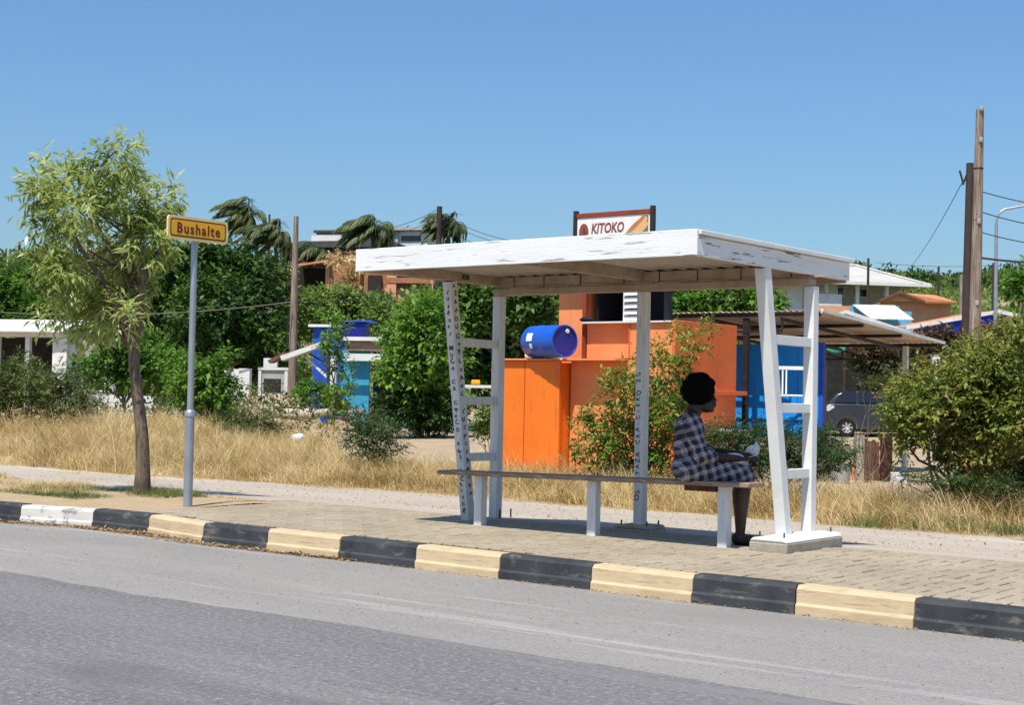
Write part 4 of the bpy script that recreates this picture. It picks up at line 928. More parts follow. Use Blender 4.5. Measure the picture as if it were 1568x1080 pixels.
# flat roofed house on the hill
d = 135; k = 1/ppm(d); z0 = zrow(565, 400, d); fm = frame(565, d, R(-14), z0-2)
fx = lambda px: (px-565)*k
fz = lambda py: (400-py)*k+2
hh = thing('hill_house', 'grey flat roofed house on the hill behind palms', 'house', fm)
local_box(hh, 'wall', 'wallg', fx(473), fx(562), 0, 5, 0, fz(356)); local_box(hh, 'roof_slab', 'grroof', fx(470), fx(560), -.3, 5.2, fz(355), fz(351.5)); local_box(hh, 'balcony_wall', 'wallw', fx(473), fx(522), -1.2, -1.0, 0, fz(361))
local_box(hh, 'wall', 'wallw', fx(563), fx(655), -.3, 5, 0, fz(354)); local_box(hh, 'roof_slab', 'wallg', fx(560), fx(668), -.9, 5.3, fz(353.5), fz(349))
window(hh, fx(612), fx(646), fz(371), fz(360), -.3); window(hh, fx(580), fx(602), fz(371), fz(360), -.3); local_box(hh, 'pillar', 'wallg', fx(604), fx(609), -.5, -.36, 0, fz(354))
mb = MB(); mb.bar((fx(612), 1, fz(349)), (fx(617), 1, fz(343)), .08, .08); mb.build('aerial', M['iron'], hh)
mb = MB(); mb.prism([(fx(452), fz(388)), (fx(452), fz(383)), (fx(500), fz(379)), (fx(592), fz(378)), (fx(612), fz(373)), (fx(640), fz(383)), (fx(640), fz(388))], -6, -2, 'y'); mb.build('lower_roof', M['grroof'], hh)
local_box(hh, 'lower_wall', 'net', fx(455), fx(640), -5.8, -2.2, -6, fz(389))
# unfinished brick house
d = 98; k = 1/ppm(d); fm = frame(520, d, R(-6), zrow(520, 470, d)); fx = lambda px: (px-520)*k; fz = lambda py: (470-py)*k
br = thing('brick_house', 'unfinished raw brick house with sagging tiled roof on hillside', 'house', fm)
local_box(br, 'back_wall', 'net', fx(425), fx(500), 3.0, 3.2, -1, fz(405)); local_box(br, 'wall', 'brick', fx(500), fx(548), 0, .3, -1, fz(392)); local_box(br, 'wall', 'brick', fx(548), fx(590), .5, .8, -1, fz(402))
local_box(br, 'pier', 'brick', fx(424), fx(436), .2, .6, -1, fz(408)); local_box(br, 'corner_pier', 'salmon', fx(500)-.25, fx(500), -.1, .3, -1, fz(402))
mb = MB(); mb.add([(fx(438), -.8, fz(409)), (fx(502), -.8, fz(399)), (fx(506), 3.2, fz(392)), (fx(440), 3.2, fz(398)), (fx(438), -.8, fz(412)), (fx(502), -.8, fz(402)), (fx(506), 3.2, fz(395)), (fx(440), 3.2, fz(401))], [(0, 1, 2, 3), (7, 6, 5, 4), (0, 4, 5, 1), (1, 5, 6, 2), (2, 6, 7, 3), (3, 7, 4, 0)]); mb.build('roof', M['tile'], br)
local_box(br, 'dark_opening', 'iron', fx(478), fx(490), 2.7, 2.99, -.5, fz(418)); local_box(br, 'dark_opening', 'iron', fx(559), fx(580), .2, .49, -.5, fz(420))
local_box(br, 'wall', 'salmon', fx(590), fx(604), 0, .4, -1, fz(418)); local_box(br, 'wall', 'salmon', fx(604), fx(660), .3, .6, -1, fz(424)); local_box(br, 'shutter', 'dryplank', fx(604), fx(650), .15, .29, fz(443), fz(433))
local_box(br, 'pier', 'salmon', fx(588), fx(596), -.4, -.05, -1, fz(440)); local_box(br, 'lintel', 'brick', fx(590), fx(656), -.05, .14, fz(432), fz(424))

# ================================================================== BUILDINGS ON THE RIGHT
d = 118; k = 1/ppm(d); fm = frame(1330, d, R(10), zrow(1330, 470, d)); fx = lambda px: (px-1330)*k; fz = lambda py: (470-py)*k
hr_ = thing('hip_roof_house', 'white house with a wide pale hipped roof on the ridge', 'house', fm)
local_box(hr_, 'wall', 'wallw', fx(1232), fx(1290), 1.5, 7, -2, fz(434)); local_box(hr_, 'wall', 'wallg', fx(1290), fx(1402), 2.6, 7, -2, fz(434))
for px in (1238, 1262, 1312, 1360): local_box(hr_, 'pillar', 'wallw', fx(px)-.14, fx(px)+.14, .2, .5, -1, fz(434))
window(hr_, fx(1292), fx(1309), fz(452), fz(437), 2.6); window(hr_, fx(1322), fx(1350), fz(452), fz(438), 2.6); local_box(hr_, 'porch_wall', 'wallw', fx(1225), fx(1285), .0, .15, -2, fz(452))
mb = MB(); E_ = [(fx(1210), -.6), (fx(1424), -.6), (fx(1424), 9), (fx(1210), 9)]; zt = fz(435); zr = fz(400)
mb.add([(x, y, zt) for x, y in E_]+[(fx(1270), 4, zr), (fx(1340), 4, zr)], [(0, 1, 5, 4), (1, 2, 5), (2, 3, 4, 5), (3, 0, 4), (3, 2, 1, 0)]); mb.build('roof', M['paleroof'], hr_)
mb = MB(); mb.bar((fx(1340), 3.95, zr+.06), (fx(1425), -.6, zt+.08), .3, .12); mb.build('hip_ridge', M['wallw'], hr_); mb = MB(); mb.bar((fx(1262), 4, zr+.07), (fx(1342), 4, zr+.07), .3, .12); mb.build('ridge', M['wallw'], hr_)
local_box(hr_, 'fascia', 'wallw', fx(1208), fx(1425), -.68, -.61, zt-.12, zt+.12)
d = 100; k = 1/ppm(d); fm = frame(1400, d, R(-4), zrow(1400, 480, d)); fx = lambda px: (px-1400)*k; fz = lambda py: (480-py)*k
to = thing('tiled_house', 'small house with an orange tiled gable roof below the ridge', 'house', fm)
local_box(to, 'wall', 'salmon', fx(1352), fx(1455), .4, 4, -1.5, fz(461))
mb = MB(); mb.add([(fx(1345), -.3, fz(462)), (fx(1374), -.3, fz(449)), (fx(1412), -.3, fz(462)), (fx(1366), 5, fz(460)), (fx(1384), 5, fz(446)), (fx(1462), 5, fz(458)), (fx(1462), -.3, fz(462)), (fx(1440), 2, fz(448))], [(1, 2, 6, 7), (0, 1, 4, 3), (1, 7, 5, 4)]); o = mb.build('roof', M['tile'], to); q = o.modifiers.new('Solid', 'SOLIDIFY'); q.thickness = .12
mb = MB(); mb.prism([(fx(1350), fz(462)), (fx(1374), fz(451)), (fx(1410), fz(462))], -.1, .3, 'y'); mb.build('gable', M['salmon'], to)
mb = MB(); mb.bar((fx(1344), -.35, fz(462)), (fx(1374), -.35, fz(448)), .12, .15); mb.bar((fx(1374), -.36, fz(448)), (fx(1413), -.36, fz(462)), .12, .15); mb.build('bargeboard', M['dryplank'], to)
d = 76; k = 1/ppm(d); fm = frame(1350, d, 0, zrow(1350, 520, d)); fx = lambda px: (px-1350)*k; fz = lambda py: (520-py)*k
bl = thing('light_blue_house', 'light blue house with a white sloping awning roof', 'house', fm)
local_box(bl, 'wall', 'ltblue', fx(1306), fx(1380), .6, 3, -2, fz(467)); local_box(bl, 'side_wall', 'ltblue', fx(1380), fx(1404), 1.2, 1.4, -2, fz(474))
for i in range(5):
    a0 = 1308+i*13; mb = MB(); mb.add([(fx(a0), .55, fz(466)), (fx(a0+12.6), .55, fz(466)), (fx(a0+26), -1.4, fz(490)), (fx(a0+14), -1.4, fz(490)), (fx(a0), .55, fz(467.5)), (fx(a0+12.6), .55, fz(467.5)), (fx(a0+26), -1.4, fz(491.5)), (fx(a0+14), -1.4, fz(491.5))], [(0, 1, 2, 3), (7, 6, 5, 4), (0, 4, 5, 1), (1, 5, 6, 2), (2, 6, 7, 3), (3, 7, 4, 0)]); mb.build('awning_sheet', M['whitetin'] if i % 2 else M['wallw'], bl)
local_box(bl, 'terrace_wall', 'salmon', fx(1250), fx(1306), .8, 1.0, -2, fz(468))
d = 60; k = 1/ppm(d); fm = frame(1330, d, R(0), zrow(1330, 530, d)); fx = lambda px: (px-1330)*k; fz = lambda py: (530-py)*k
gf = thing('green_gable_house', 'roof with white edge and dark green fascia behind the lean-to', 'house', fm)
mb = MB(); mb.prism([(fx(1284), fz(482)), (fx(1296), fz(481)), (fx(1390), fz(512)), (fx(1390), fz(516)), (fx(1300), fz(500)), (fx(1284), fz(488))], 0, .1, 'y'); mb.build('fascia', M['greenp'], gf)
mb = MB(); mb.bar((fx(1268), -.08, fz(487)), (fx(1294), -.08, fz(478)), .12, .13); mb.bar((fx(1293), -.081, fz(478.5)), (fx(1396), -.081, fz(511)), .12, .15); mb.build('roof_edge', M['wallw'], gf)
local_box(gf, 'wall', 'salmon', fx(1262), fx(1385), .4, .6, -2.5, fz(504)); mb = MB(); mb.add([(fx(1268), 0, fz(486)), (fx(1294), 0, fz(477.5)), (fx(1294), 4, fz(476)), (fx(1268), 4, fz(484)), (fx(1396), 0, fz(510)), (fx(1396), 4, fz(508))], [(0, 1, 2, 3), (1, 4, 5, 2)]); mb.build('roof', M['tile'], gf)
d = 64; k = 1/ppm(d); fm = frame(1480, d, 0, zrow(1480, 540, d)); fx = lambda px: (px-1480)*k; fz = lambda py: (540-py)*k
bh = thing('blue_gable_house', 'peach house with white edged blue gable fascia behind wooden poles', 'house', fm)
mb = MB(); mb.prism([(fx(1398), fz(506)), (fx(1510), fz(481)), (fx(1548), fz(480)), (fx(1520), fz(492)), (fx(1450), fz(513)), (fx(1405), fz(513))], 0, .12, 'y'); mb.build('fascia', M['bluef'], bh)
mb = MB(); mb.bar((fx(1385), -.07, fz(504)), (fx(1528), -.07, fz(476)), .12, .16); mb.bar((fx(1526), -.071, fz(476)), (fx(1556), -.071, fz(482)), .12, .16); mb.build('roof_edge', M['wallw'], bh)
mb = MB(); mb.prism([(fx(1425), -3), (fx(1425), fz(519)), (fx(1560), fz(484)), (fx(1575), -3)], .14, .3, 'y'); mb.build('wall', M['salmon'], bh)
mb = MB(); mb.add([(fx(1385), 0, fz(502.5)), (fx(1528), 0, fz(474.5)), (fx(1528), 4, fz(470)), (fx(1400), 4, fz(496)), (fx(1562), 0, fz(481)), (fx(1570), 4, fz(477))], [(0, 1, 2, 3), (1, 4, 5, 2)]); mb.build('roof', M['tile'], bh)

# dark shade-net fence behind the car, green tarp
d = 58; k = 1/ppm(d); fm = frame(1335, d, R(-3), -.2); fx = lambda px: (px-1335)*k; fz = lambda py: zrow(1335, py, d)+.2
nf_ = thing('shade_net_fence', 'tall dark shade net fence behind the parked car', 'fence', fm)
for i in range(7): local_box(nf_, 'net_panel', 'net', fx(1255)+i*.95, fx(1255)+i*.95+.93, 0, .03, 0, fz(533)+.03*(i % 3))
for i in range(8): local_box(nf_, 'fence_post', 'darkpole', fx(1255)+i*.95-.05, fx(1255)+i*.95+.05, -.11, -.01, 0, fz(530))
gt = thing('green_tarp', 'bright green tarp strip hanging beneath the lean-to edge', 'tarp', (0, 0, 0), world=True)
mb = MB(); vs = []
for i in range(9):
    p0 = W(1266+i*3.6, 528+.6*abs(math.sin(i*1.3)), 40); p1 = W(1266+i*3.5, 541-abs(i-4)*1.0-.8*math.sin(i*2.1), 39.9); vs += [tuple(p0), tuple(p1)]
mb.add(vs, [(2*i, 2*i+1, 2*i+3, 2*i+2) for i in range(8)], 0, True); o = mb.build('tarp_cloth', M['greentarp'], gt); q = o.modifiers.new('Solid', 'SOLIDIFY'); q.thickness = .02
# tarp line
mb = MB(); mb.tube([W(1264, 527, 40), W(1300, 528, 40), W(1383, 532, 40)], .012, 5); mb.tube([W(1383, 532, 40), (*W(1383, 660, 40)[:2], GR-.1)], .04, 6); mb.tube([W(1264, 527, 40), (*W(1264, 660, 40)[:2], GR-.1)], .04, 6); mb.build('tarp_line', M['darkpole'], gt)
# lamp pillar and yard pieces on the right
lp = thing('white_pillar_lamp', 'small white lantern on a slim post above the big bush', 'lamp', frame(1432, 40, 0, -.2)); z = zrow(1432, 545, 40)+.2
local_box(lp, 'post', 'wallw', -.05, .05, -.05, .05, 0, z-.28); local_box(lp, 'lantern', 'plastic', -.10, .10, -.10, .10, z-.278, z+.0, .01); local_box(lp, 'cap', 'wallg', -.12, .12, -.12, .12, z+.001, z+.03)
d = 24.5; fm = frame(1340, d, R(6), GR); k = 1/ppm(d); fx = lambda px: (px-1340)*k; fz = lambda py: zrow(1340, py, d)-GR
ga = thing('yard_gate', 'weathered brown board gate between a concrete post and dark panel', 'gate', fm)
local_box(ga, 'gate_post', 'concrete', fx(1312), fx(1325), 0, .14, -.1, fz(667), .01)
for px, py in ((1326, 672), (1332, 676), (1338, 674), (1344, 677)): local_box(ga, 'board', 'dryplank', fx(px), fx(px+5.2), .04, .065, 0, fz(py))
local_box(ga, 'gate_panel', 'rust', fx(1352), fx(1369), 0, .10, -.05, fz(664), .008); local_box(ga, 'rail', 'dryplank', fx(1326), fx(1351), .066, .10, fz(735), fz(728)); local_box(ga, 'rail', 'dryplank', fx(1326), fx(1351), .066, .10, fz(690), fz(684))
for i, px in enumerate((1298, 1303, 1308)): local_box(ga, 'slat', 'tile', fx(px), fx(px+3.4), .08, .1, 0, fz(712-i))
cb = thing('concrete_block', 'pale broken concrete block beside the brown gate panel', 'block', frame(1378, 24, .3, GR)); mb = MB(); mb.box(-.1, .1, -.1, .1, -.05, .17); mb.box(-.12, .02, -.12, -.101, -.04, .1); mb.build('block_body', M['wallw'], cb, .015)
db = thing('rusty_drum', 'rusty orange drum under the big bush on right', 'drum', frame(1490, 25, 0, GR+.12)); mb = MB(); mb.lathe([(.001, 0), (.18, 0), (.185, .15), (.19, .16), (.185, .17), (.185, .30), (.19, .31), (.185, .32), (.18, .46), (.001, .46)], 18); mb.build('drum_body', M['tile'], db)
mb = MB(); mb.lathe([(.19, -.10), (.19, .04), (.186, .04), (.186, -.1)], 18); mb.build('base_band', M['iron'], db)
for px, nm, lb, w_ in ((1465, 'white_stone', 'upright white painted stone left of the rusty drum', .09), (1512, 'white_stone', 'wide white painted stone right of the rusty drum', .16)):
    st_ = thing(nm, lb, 'stone', frame(px, 25, .2, GR)); mb = MB(); mb.ellipsoid((0, 0, .22), (w_, .1, .32), 8, 6); remeshed(mb, 'stone_body', M['wallw'], st_, .04, 1)

# ================================================================== POLES, LAMP, WIRES
def pole(label, px, d, py_top, r0, r1, m, lean=0, name='utility_pole', group=None, extra=None):
    g_ = on_ground(px, d); top = Vector(W(px, py_top, d)); t = thing(name, label, 'pole', Vector(g_), group, world=True)
    base = Vector(g_)+Vector((0, 0, -.3)); top = Vector((g_[0]+RH[0]*lean, g_[1]+RH[1]*lean, top.z))
    mb = MB(); mb.tube([base, base.lerp(top, .35), base.lerp(top, .7), top], [r0, r0*.9+r1*.1, r0*.45+r1*.55, r1], 10); mb.build('pole_body', M[m], t); return t, base, top
t, b0_, top1 = pole('tall weathered wooden utility pole with white insulators, taller of the pair', 1489, 40, 165, .17, .105, 'polewood', lean=.12)
for f_ in (.05, .9, 3.1, 5.3):
    mb = MB(); c_ = top1+(b0_-top1).normalized()*f_; mb.lathe([(.001, .14), (.05, .13), (.06, .06), (.045, 0), (.001, 0)], 10, M=Matrix.Translation(c_-Vector(FH)*.14)); mb.build('insulator', M['wallg'], t)
for f_ in (1.6, 3.0, 4.6, 6.6):
    mb = MB(); c_ = top1+(b0_-top1).normalized()*f_; rr_ = .112+.0055*f_; mb.lathe([(rr_+.006, -.02), (rr_+.006, .02)], 12, M=Matrix.Translation(c_)); mb.build('band', M['iron'], t)
t, b2_, top2 = pole('shorter dark wooden pole strapped beside the tall utility pole', 1478, 40.6, 248, .16, .10, 'darkpole', lean=.06)
mb = MB(); mb.bar(top2+Vector((0, 0, -.1)), top2+Vector((-.16, -.1, -.6)), .05, .05); mb.tube([top2+Vector((-.16, -.1, -.5)), top2+Vector((-.25, -.1, -.2))], .03, 6); mb.build('bracket', M['iron'], t)
mb = MB(); mb.tube([top2+Vector((.1, -.1, -.8)), top2+Vector((.2, -.15, -1.6)), top2+Vector((.12, -.15, -2.4)), top2+Vector((.2, -.15, -3.2))], .03, 6); mb.build('cable', M['iron'], t)
t, _, tl1 = pole('thin wooden pole standing beside the dark trees and shack', 447, 55, 330, .15, .09, 'polewood')
mb = MB(); p_ = Vector(W(438, 470, 54.8)); mb.tube([tuple(W(444, 470, 54.8)), tuple(W(441, 500, 54.8)), tuple(W(440, 530, 54.8)), tuple(W(444, 538, 54.8))], .025, 6); mb.build('hanging_cable', M['iron'], t)
t, _, tl2 = pole('short dark pole top rising beside the palm on the hill', 667, 110, 315, .22, .20, 'darkpole')
pole('thin dark pole seen before the hipped roof house', 1327, 95, 395, .10, .08, 'darkpole'); pole('distant dark pole right of the hipped roof', 1435, 130, 408, .12, .10, 'darkpole')
pole('thin dark pole between street lamp and wooden poles', 1519, 105, 402, .1, .08, 'darkpole'); pole('short thin pole behind left palm trees', 406, 120, 327, .1, .08, 'darkpole')
pole('taller of two distant thin poles at far left', 23, 120, 370, .13, .11, 'darkpole'); pole('shorter of two distant thin poles at far left', 7, 120, 381, .15, .14, 'wallg')
pole('wooden pole standing among hillside scrub on right', 1470, 85, 420, .12, .1, 'polewood')
# street lamp
g_ = on_ground(1523, 52); sl_ = thing('street_lamp', 'slim grey street lamp with a curved arm right of utility poles', 'street lamp', Vector(g_), world=True)
zt = W(1523, 318, 52)[2]; P0 = Vector(g_); pts = [P0, Vector((P0.x, P0.y, zt-.5))]
for i in range(6): a_ = math.pi/2*i/5; c_ = Vector((P0.x, P0.y, zt-.5))+Vector(RH)*(.42*(1-math.cos(a_)))+Vector((0, 0, .5*math.sin(a_))); pts.append(c_)
mb = MB(); mb.tube(pts, [.085, .055]+[.045]*6, 10); mb.build('column', M['galv'], sl_)
mb = MB(); e_ = pts[-1]; mb.tube([e_, e_+Vector(RH)*.5+Vector((0, 0, .1)), e_+Vector(RH)*1.5+Vector((0, 0, .2))], .045, 8); mb.build('arm', M['galv'], sl_)
mb = MB(); mb.ellipsoid(e_+Vector(RH)*1.8+Vector((0, 0, .2)), (.4, .15, .09)); mb.build('lamp_head', M['galv'], sl_)
def wire(p, q, sag, label, r_=.012, grp='thin power cables'):
    p = Vector(p); q = Vector(q); t = MB(); n_ = 14
    t.tube([p.lerp(q, i/n_)-Vector((0, 0, sag*4*(i/n_)*(1-i/n_))) for i in range(n_+1)], r_, 5)
    o = t.build('power_cable', M['iron']); tag(o, label, 'cable', grp)
lb_ = 'thin dark cable strung between the tall wooden pole and the frame edge'
for f_, py, r_, w_ in ((2.2, 290, .014, 'uppermost'), (2.75, 325, .014, 'second highest'), (3.3, 350, .014, 'third highest')): wire(top1-Vector((0, 0, f_)), W(1700, py+30, 40), .15, w_+' thin cable running right from the tall utility pole', r_)
wire(top1-Vector((0, 0, 4.0)), W(1700, 400, 40), .1, 'thick dark cable sloping right from the tall utility pole', .03)
wire(top2-Vector((.16, .1, .5)), W(1385, 418, 90), .3, 'faint cable dropping left from the shorter dark pole', .012)
wire(W(-60, 474, 54), tl1+Vector(W(447, 461, 55)-W(447, 330, 55)), .35, 'pale cable sagging from frame edge to the thin wooden pole', .022)
wire(W(447, 461, 55), W(680, 430, 75), .3, 'cable running right from the thin wooden pole over scrub', .015)
for k_, (pa, pb_) in enumerate((((667, 322), (860, 372)), ((667, 330), (860, 379)), ((667, 340), (830, 384)))): wire(W(*pa, 110), W(*pb_, 100), .8, ('uppermost', 'middle', 'lowest')[k_]+' faint cable running right from the dark hilltop pole', .02)
for k_, (pa, pb_) in enumerate((((667, 322), (560, 352)), ((667, 332), (590, 356)))): wire(W(*pa, 110), W(*pb_, 120), .4, ('upper', 'lower')[k_]+' faint cable running left from the dark hilltop pole', .02)
for py in (398, 409): wire(W(1340, py+4, 140), W(1600, py, 140), .5, ('upper' if py == 398 else 'lower')+' faint distant cable across the sky right of hipped roof', .02)

# ================================================================== TREES AND SHRUBS
gp = lambda px, d: tuple(on_ground(px, d)[:2])+(0,)
# street tree on the verge
d = 15.45; bl_ = pblobs([(88, 275, 34), (62, 300, 22), (120, 262, 20), (178, 248, 27), (195, 228, 14), (188, 285, 30), (140, 325, 38), (75, 345, 26), (238, 318, 26), (252, 295, 14), (200, 345, 40), (115, 375, 42), (78, 400, 24), (160, 420, 36), (228, 380, 32), (110, 455, 32), (172, 465, 34), (222, 430, 22), (140, 495, 26), (245, 350, 20), (198, 492, 20), (95, 430, 28), (90, 480, 20), (58, 385, 13), (150, 285, 22), (270, 335, 10), (120, 520, 14)], d, .6)
st = thing('street_tree', 'young street tree with pale drooping leaves and bare trunk beside the sign', 'tree', (*GZ(217, 755, .01)[:2], .0), world=True)
crown('crown', bl_, 960, 9, .106, .25, M['lf_street'], st, spread=.8, droop=.6, shell=.6, out=.7)
mb = MB(); q = lambda px, py, dd=d: Vector(W(px, py, dd)); b_ = Vector((*GZ(217, 757, 0)[:2], -.05))
mb.tube([b_, q(219, 720), q(217, 660), q(211, 610), q(207, 575), q(204, 540), q(208, 515)], [.10, .074, .066, .061, .058, .058, .045], 12)
for pts, r0 in ((((206, 540), (190, 490), (165, 440), (130, 390), (95, 330)), .05), (((208, 520), (215, 470), (220, 420), (205, 370), (190, 320)), .05), (((213, 470), (190, 420), (150, 350), (140, 300)), .04), (((220, 430), (240, 390), (255, 345), (250, 320)), .03), (((205, 545), (180, 500), (140, 470), (100, 455)), .03), (((165, 440), (120, 420), (80, 400)), .025)):
    mb.tube([q(a, c, d+(.15*i if r0 < .045 else -.1*i)) for i, (a, c) in enumerate(pts)], [r0*(1-.75*i/(len(pts)-1)) for i in range(len(pts))], 8)
for i in range(26):
    c_ = bl_[rng.integers(len(bl_))]; mb.tube([q(205+rng.normal()*8, 430+rng.normal()*50), Vector(c_[:3])*.6+q(190, 400)*.4+Vector((0, 0, -.05)), Vector(c_[:3])], [.016, .011, .004], 5)
mb.build('trunk', M['bark'], st)

def shrub(name, label, cat, px, d, lst, lf, n, per, L, asp, dj=.8, **k):
    return plant(name, label, cat, pblobs(lst, d, dj), gp(px, d), M[lf], M['bark'], n, per, L, asp, **k)
# dark trees behind the street tree
shrub('dark_tree', 'large dense dark green tree behind the sign pole', 'tree', 330, 66, [(300, 430, 58), (355, 430, 55), (400, 465, 42), (330, 490, 70), (270, 470, 55), (400, 520, 42), (290, 540, 55), (350, 550, 50), (310, 396, 30), (405, 430, 30), (425, 480, 18), (425, 430, 16), (420, 560, 25)], 'lf_dark', 3600, 7, .26, .5, 2.5, trunk_r=.3)
shrub('dark_tree', 'dark broad tree between the sign pole and street tree trunk', 'tree', 220, 70, [(215, 450, 50), (250, 430, 45), (180, 480, 48), (230, 510, 55), (170, 530, 45), (130, 500, 40), (240, 560, 40)], 'lf_dark', 2200, 7, .26, .5, 2.5, trunk_r=.3)
shrub('green_tree', 'bushy green tree at the far left edge above white house', 'tree', 30, 78, [(15, 440, 34), (50, 445, 34), (85, 450, 34), (30, 470, 40), (70, 485, 36), (0, 480, 40), (110, 470, 30), (-30, 450, 40)], 'lf_mid', 1500, 7, .28, .5, 2.5, trunk_r=.25)
shrub('scrub_bush', 'pale green scrub bank below the brick house, right of thin wooden pole', 'shrub', 500, 80, [(460, 468, 18), (490, 462, 18), (520, 466, 20), (550, 470, 20), (580, 470, 18), (470, 490, 22), (510, 490, 24), (550, 490, 24), (590, 490, 22), (630, 476, 22), (665, 478, 20), (620, 495, 20), (450, 505, 18)], 'lf_scrub', 2300, 6, .24, .5, 3, trunk_r=.05, multi=0)
shrub('dry_creeper', 'straw coloured dry creeper hanging on the brick house wall', 'creeper', 530, 96.5, [(515, 398, 8), (545, 402, 9), (535, 425, 9), (520, 440, 8), (560, 415, 7), (440, 420, 8), (430, 435, 7)], 'dry', 330, 6, .26, .3, .8, trunk_r=.03, multi=0, droop=.8)
shrub('dark_tree', 'dark foliage tree behind the shelter and left of orange kiosk', 'tree', 770, 52, [(725, 480, 40), (765, 470, 42), (810, 475, 34), (735, 530, 45), (790, 530, 42), (820, 510, 26), (745, 575, 30), (790, 575, 25), (700, 470, 24)], 'lf_dark', 2300, 7, .23, .5, 2, trunk_r=.2)
shrub('bright_tree', 'leafy bright green tree in front of the blue shack', 'tree', 640, 42, [(622, 525, 34), (658, 545, 42), (606, 560, 22), (645, 500, 34), (675, 500, 30), (625, 580, 36), (668, 585, 32), (655, 470, 22), (700, 545, 18), (645, 610, 30)], 'lf_bright', 1800, 7, .155, .5, 1.2, trunk_r=.10)
shrub('bright_tree', 'slim leafy sapling beside the shack awning post', 'tree', 512, 44, [(508, 530, 14), (518, 505, 12), (522, 560, 11), (525, 595, 14), (512, 615, 12), (520, 630, 12), (502, 490, 9)], 'lf_bright', 250, 6, .14, .45, .5, trunk_r=.05)
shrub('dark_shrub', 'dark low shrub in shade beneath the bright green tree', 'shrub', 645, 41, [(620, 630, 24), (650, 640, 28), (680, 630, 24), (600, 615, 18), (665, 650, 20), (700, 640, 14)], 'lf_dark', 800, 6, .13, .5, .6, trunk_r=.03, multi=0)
shrub('acacia_bush', 'small feathery acacia bush standing in dry grass near sandy path', 'bush', 570, 21.5, [(570, 672, 26), (548, 682, 18), (598, 690, 18), (560, 655, 14), (592, 665, 16), (575, 695, 16), (545, 660, 10), (608, 660, 9), (572, 640, 8)], 'lf_acacia', 620, 8, .055, .28, .25, trunk_r=.02, multi=0, flat=.5, spread=1.5)
shrub('acacia_bush', 'broad feathery olive bush at left edge behind the dry grass', 'bush', 60, 32, [(20, 590, 36), (65, 600, 36), (105, 612, 28), (30, 565, 22), (128, 600, 18), (0, 620, 30), (60, 625, 28), (95, 590, 20), (140, 620, 14), (-40, 600, 40), (-90, 600, 45)], 'lf_olive', 1700, 8, .10, .3, 1.0, trunk_r=.04, multi=0, flat=.4, spread=1.3)
shrub('green_shrub', 'broad leaved green shrub behind the street tree trunk', 'shrub', 190, 40, [(175, 545, 32), (150, 572, 22), (205, 560, 28), (225, 540, 26), (250, 560, 24), (130, 560, 14), (235, 580, 24), (190, 580, 20)], 'lf_mid', 900, 6, .15, .5, .8, trunk_r=.05)
shrub('green_shrub', 'bright green shrub right of sign pole in front of white wall', 'shrub', 315, 36, [(310, 585, 32), (330, 610, 30), (290, 600, 28), (345, 590, 16), (305, 625, 24), (335, 565, 14), (275, 560, 18), (350, 545, 8), (340, 630, 16)], 'lf_bright', 900, 6, .12, .5, .7, trunk_r=.04, multi=0)
shrub('green_shrub', 'low green shrub at the foot of blue shack wall', 'shrub', 478, 49.5, [(472, 600, 13), (488, 603, 11), (460, 608, 10), (495, 610, 8)], 'lf_bright', 200, 6, .13, .5, .4, trunk_r=.03, multi=0)
shrub('grey_shrub', 'low grey green shrub on bank beside the dirt mound', 'shrub', 380, 33, [(360, 655, 20), (395, 660, 22), (420, 665, 14), (340, 650, 14)], 'lf_olive', 500, 6, .09, .3, .5, trunk_r=.02, multi=0, flat=.4)
# shrub growing before the kiosk
shrub('kiosk_shrub', 'tall loose shrub with yellow and orange tips before the orange kiosk', 'shrub', 985, 20.6, [(920, 690, 38), (960, 655, 42), (1000, 610, 36), (1035, 565, 26), (1062, 532, 20), (950, 600, 30), (905, 650, 24), (1010, 675, 42), (935, 730, 28), (1085, 512, 13), (1000, 540, 18), (882, 695, 16), (965, 715, 36), (1030, 630, 36), (1015, 720, 30), (880, 740, 12), (1060, 600, 22), (975, 565, 16), (1055, 680, 30), (1040, 510, 12)], 'lf_kiosk', 2100, 6, .068, .42, .45, trunk_r=.035, multi=0, limbs=16, shell=.85)
# low acacia right of the person
shrub('acacia_bush', 'low spreading dark acacia bush behind the bench end and right posts', 'bush', 1180, 18.6, [(1120, 680, 30), (1165, 685, 32), (1225, 690, 32), (1265, 700, 26), (1145, 715, 26), (1255, 672, 20), (1195, 710, 26), (1290, 705, 14), (1240, 725, 16), (1100, 700, 22), (1180, 665, 20), (1305, 690, 9), (1085, 665, 16)], 'lf_acacia', 1900, 9, .055, .26, .5, trunk_r=.03, multi=0, flat=.55, spread=1.5)
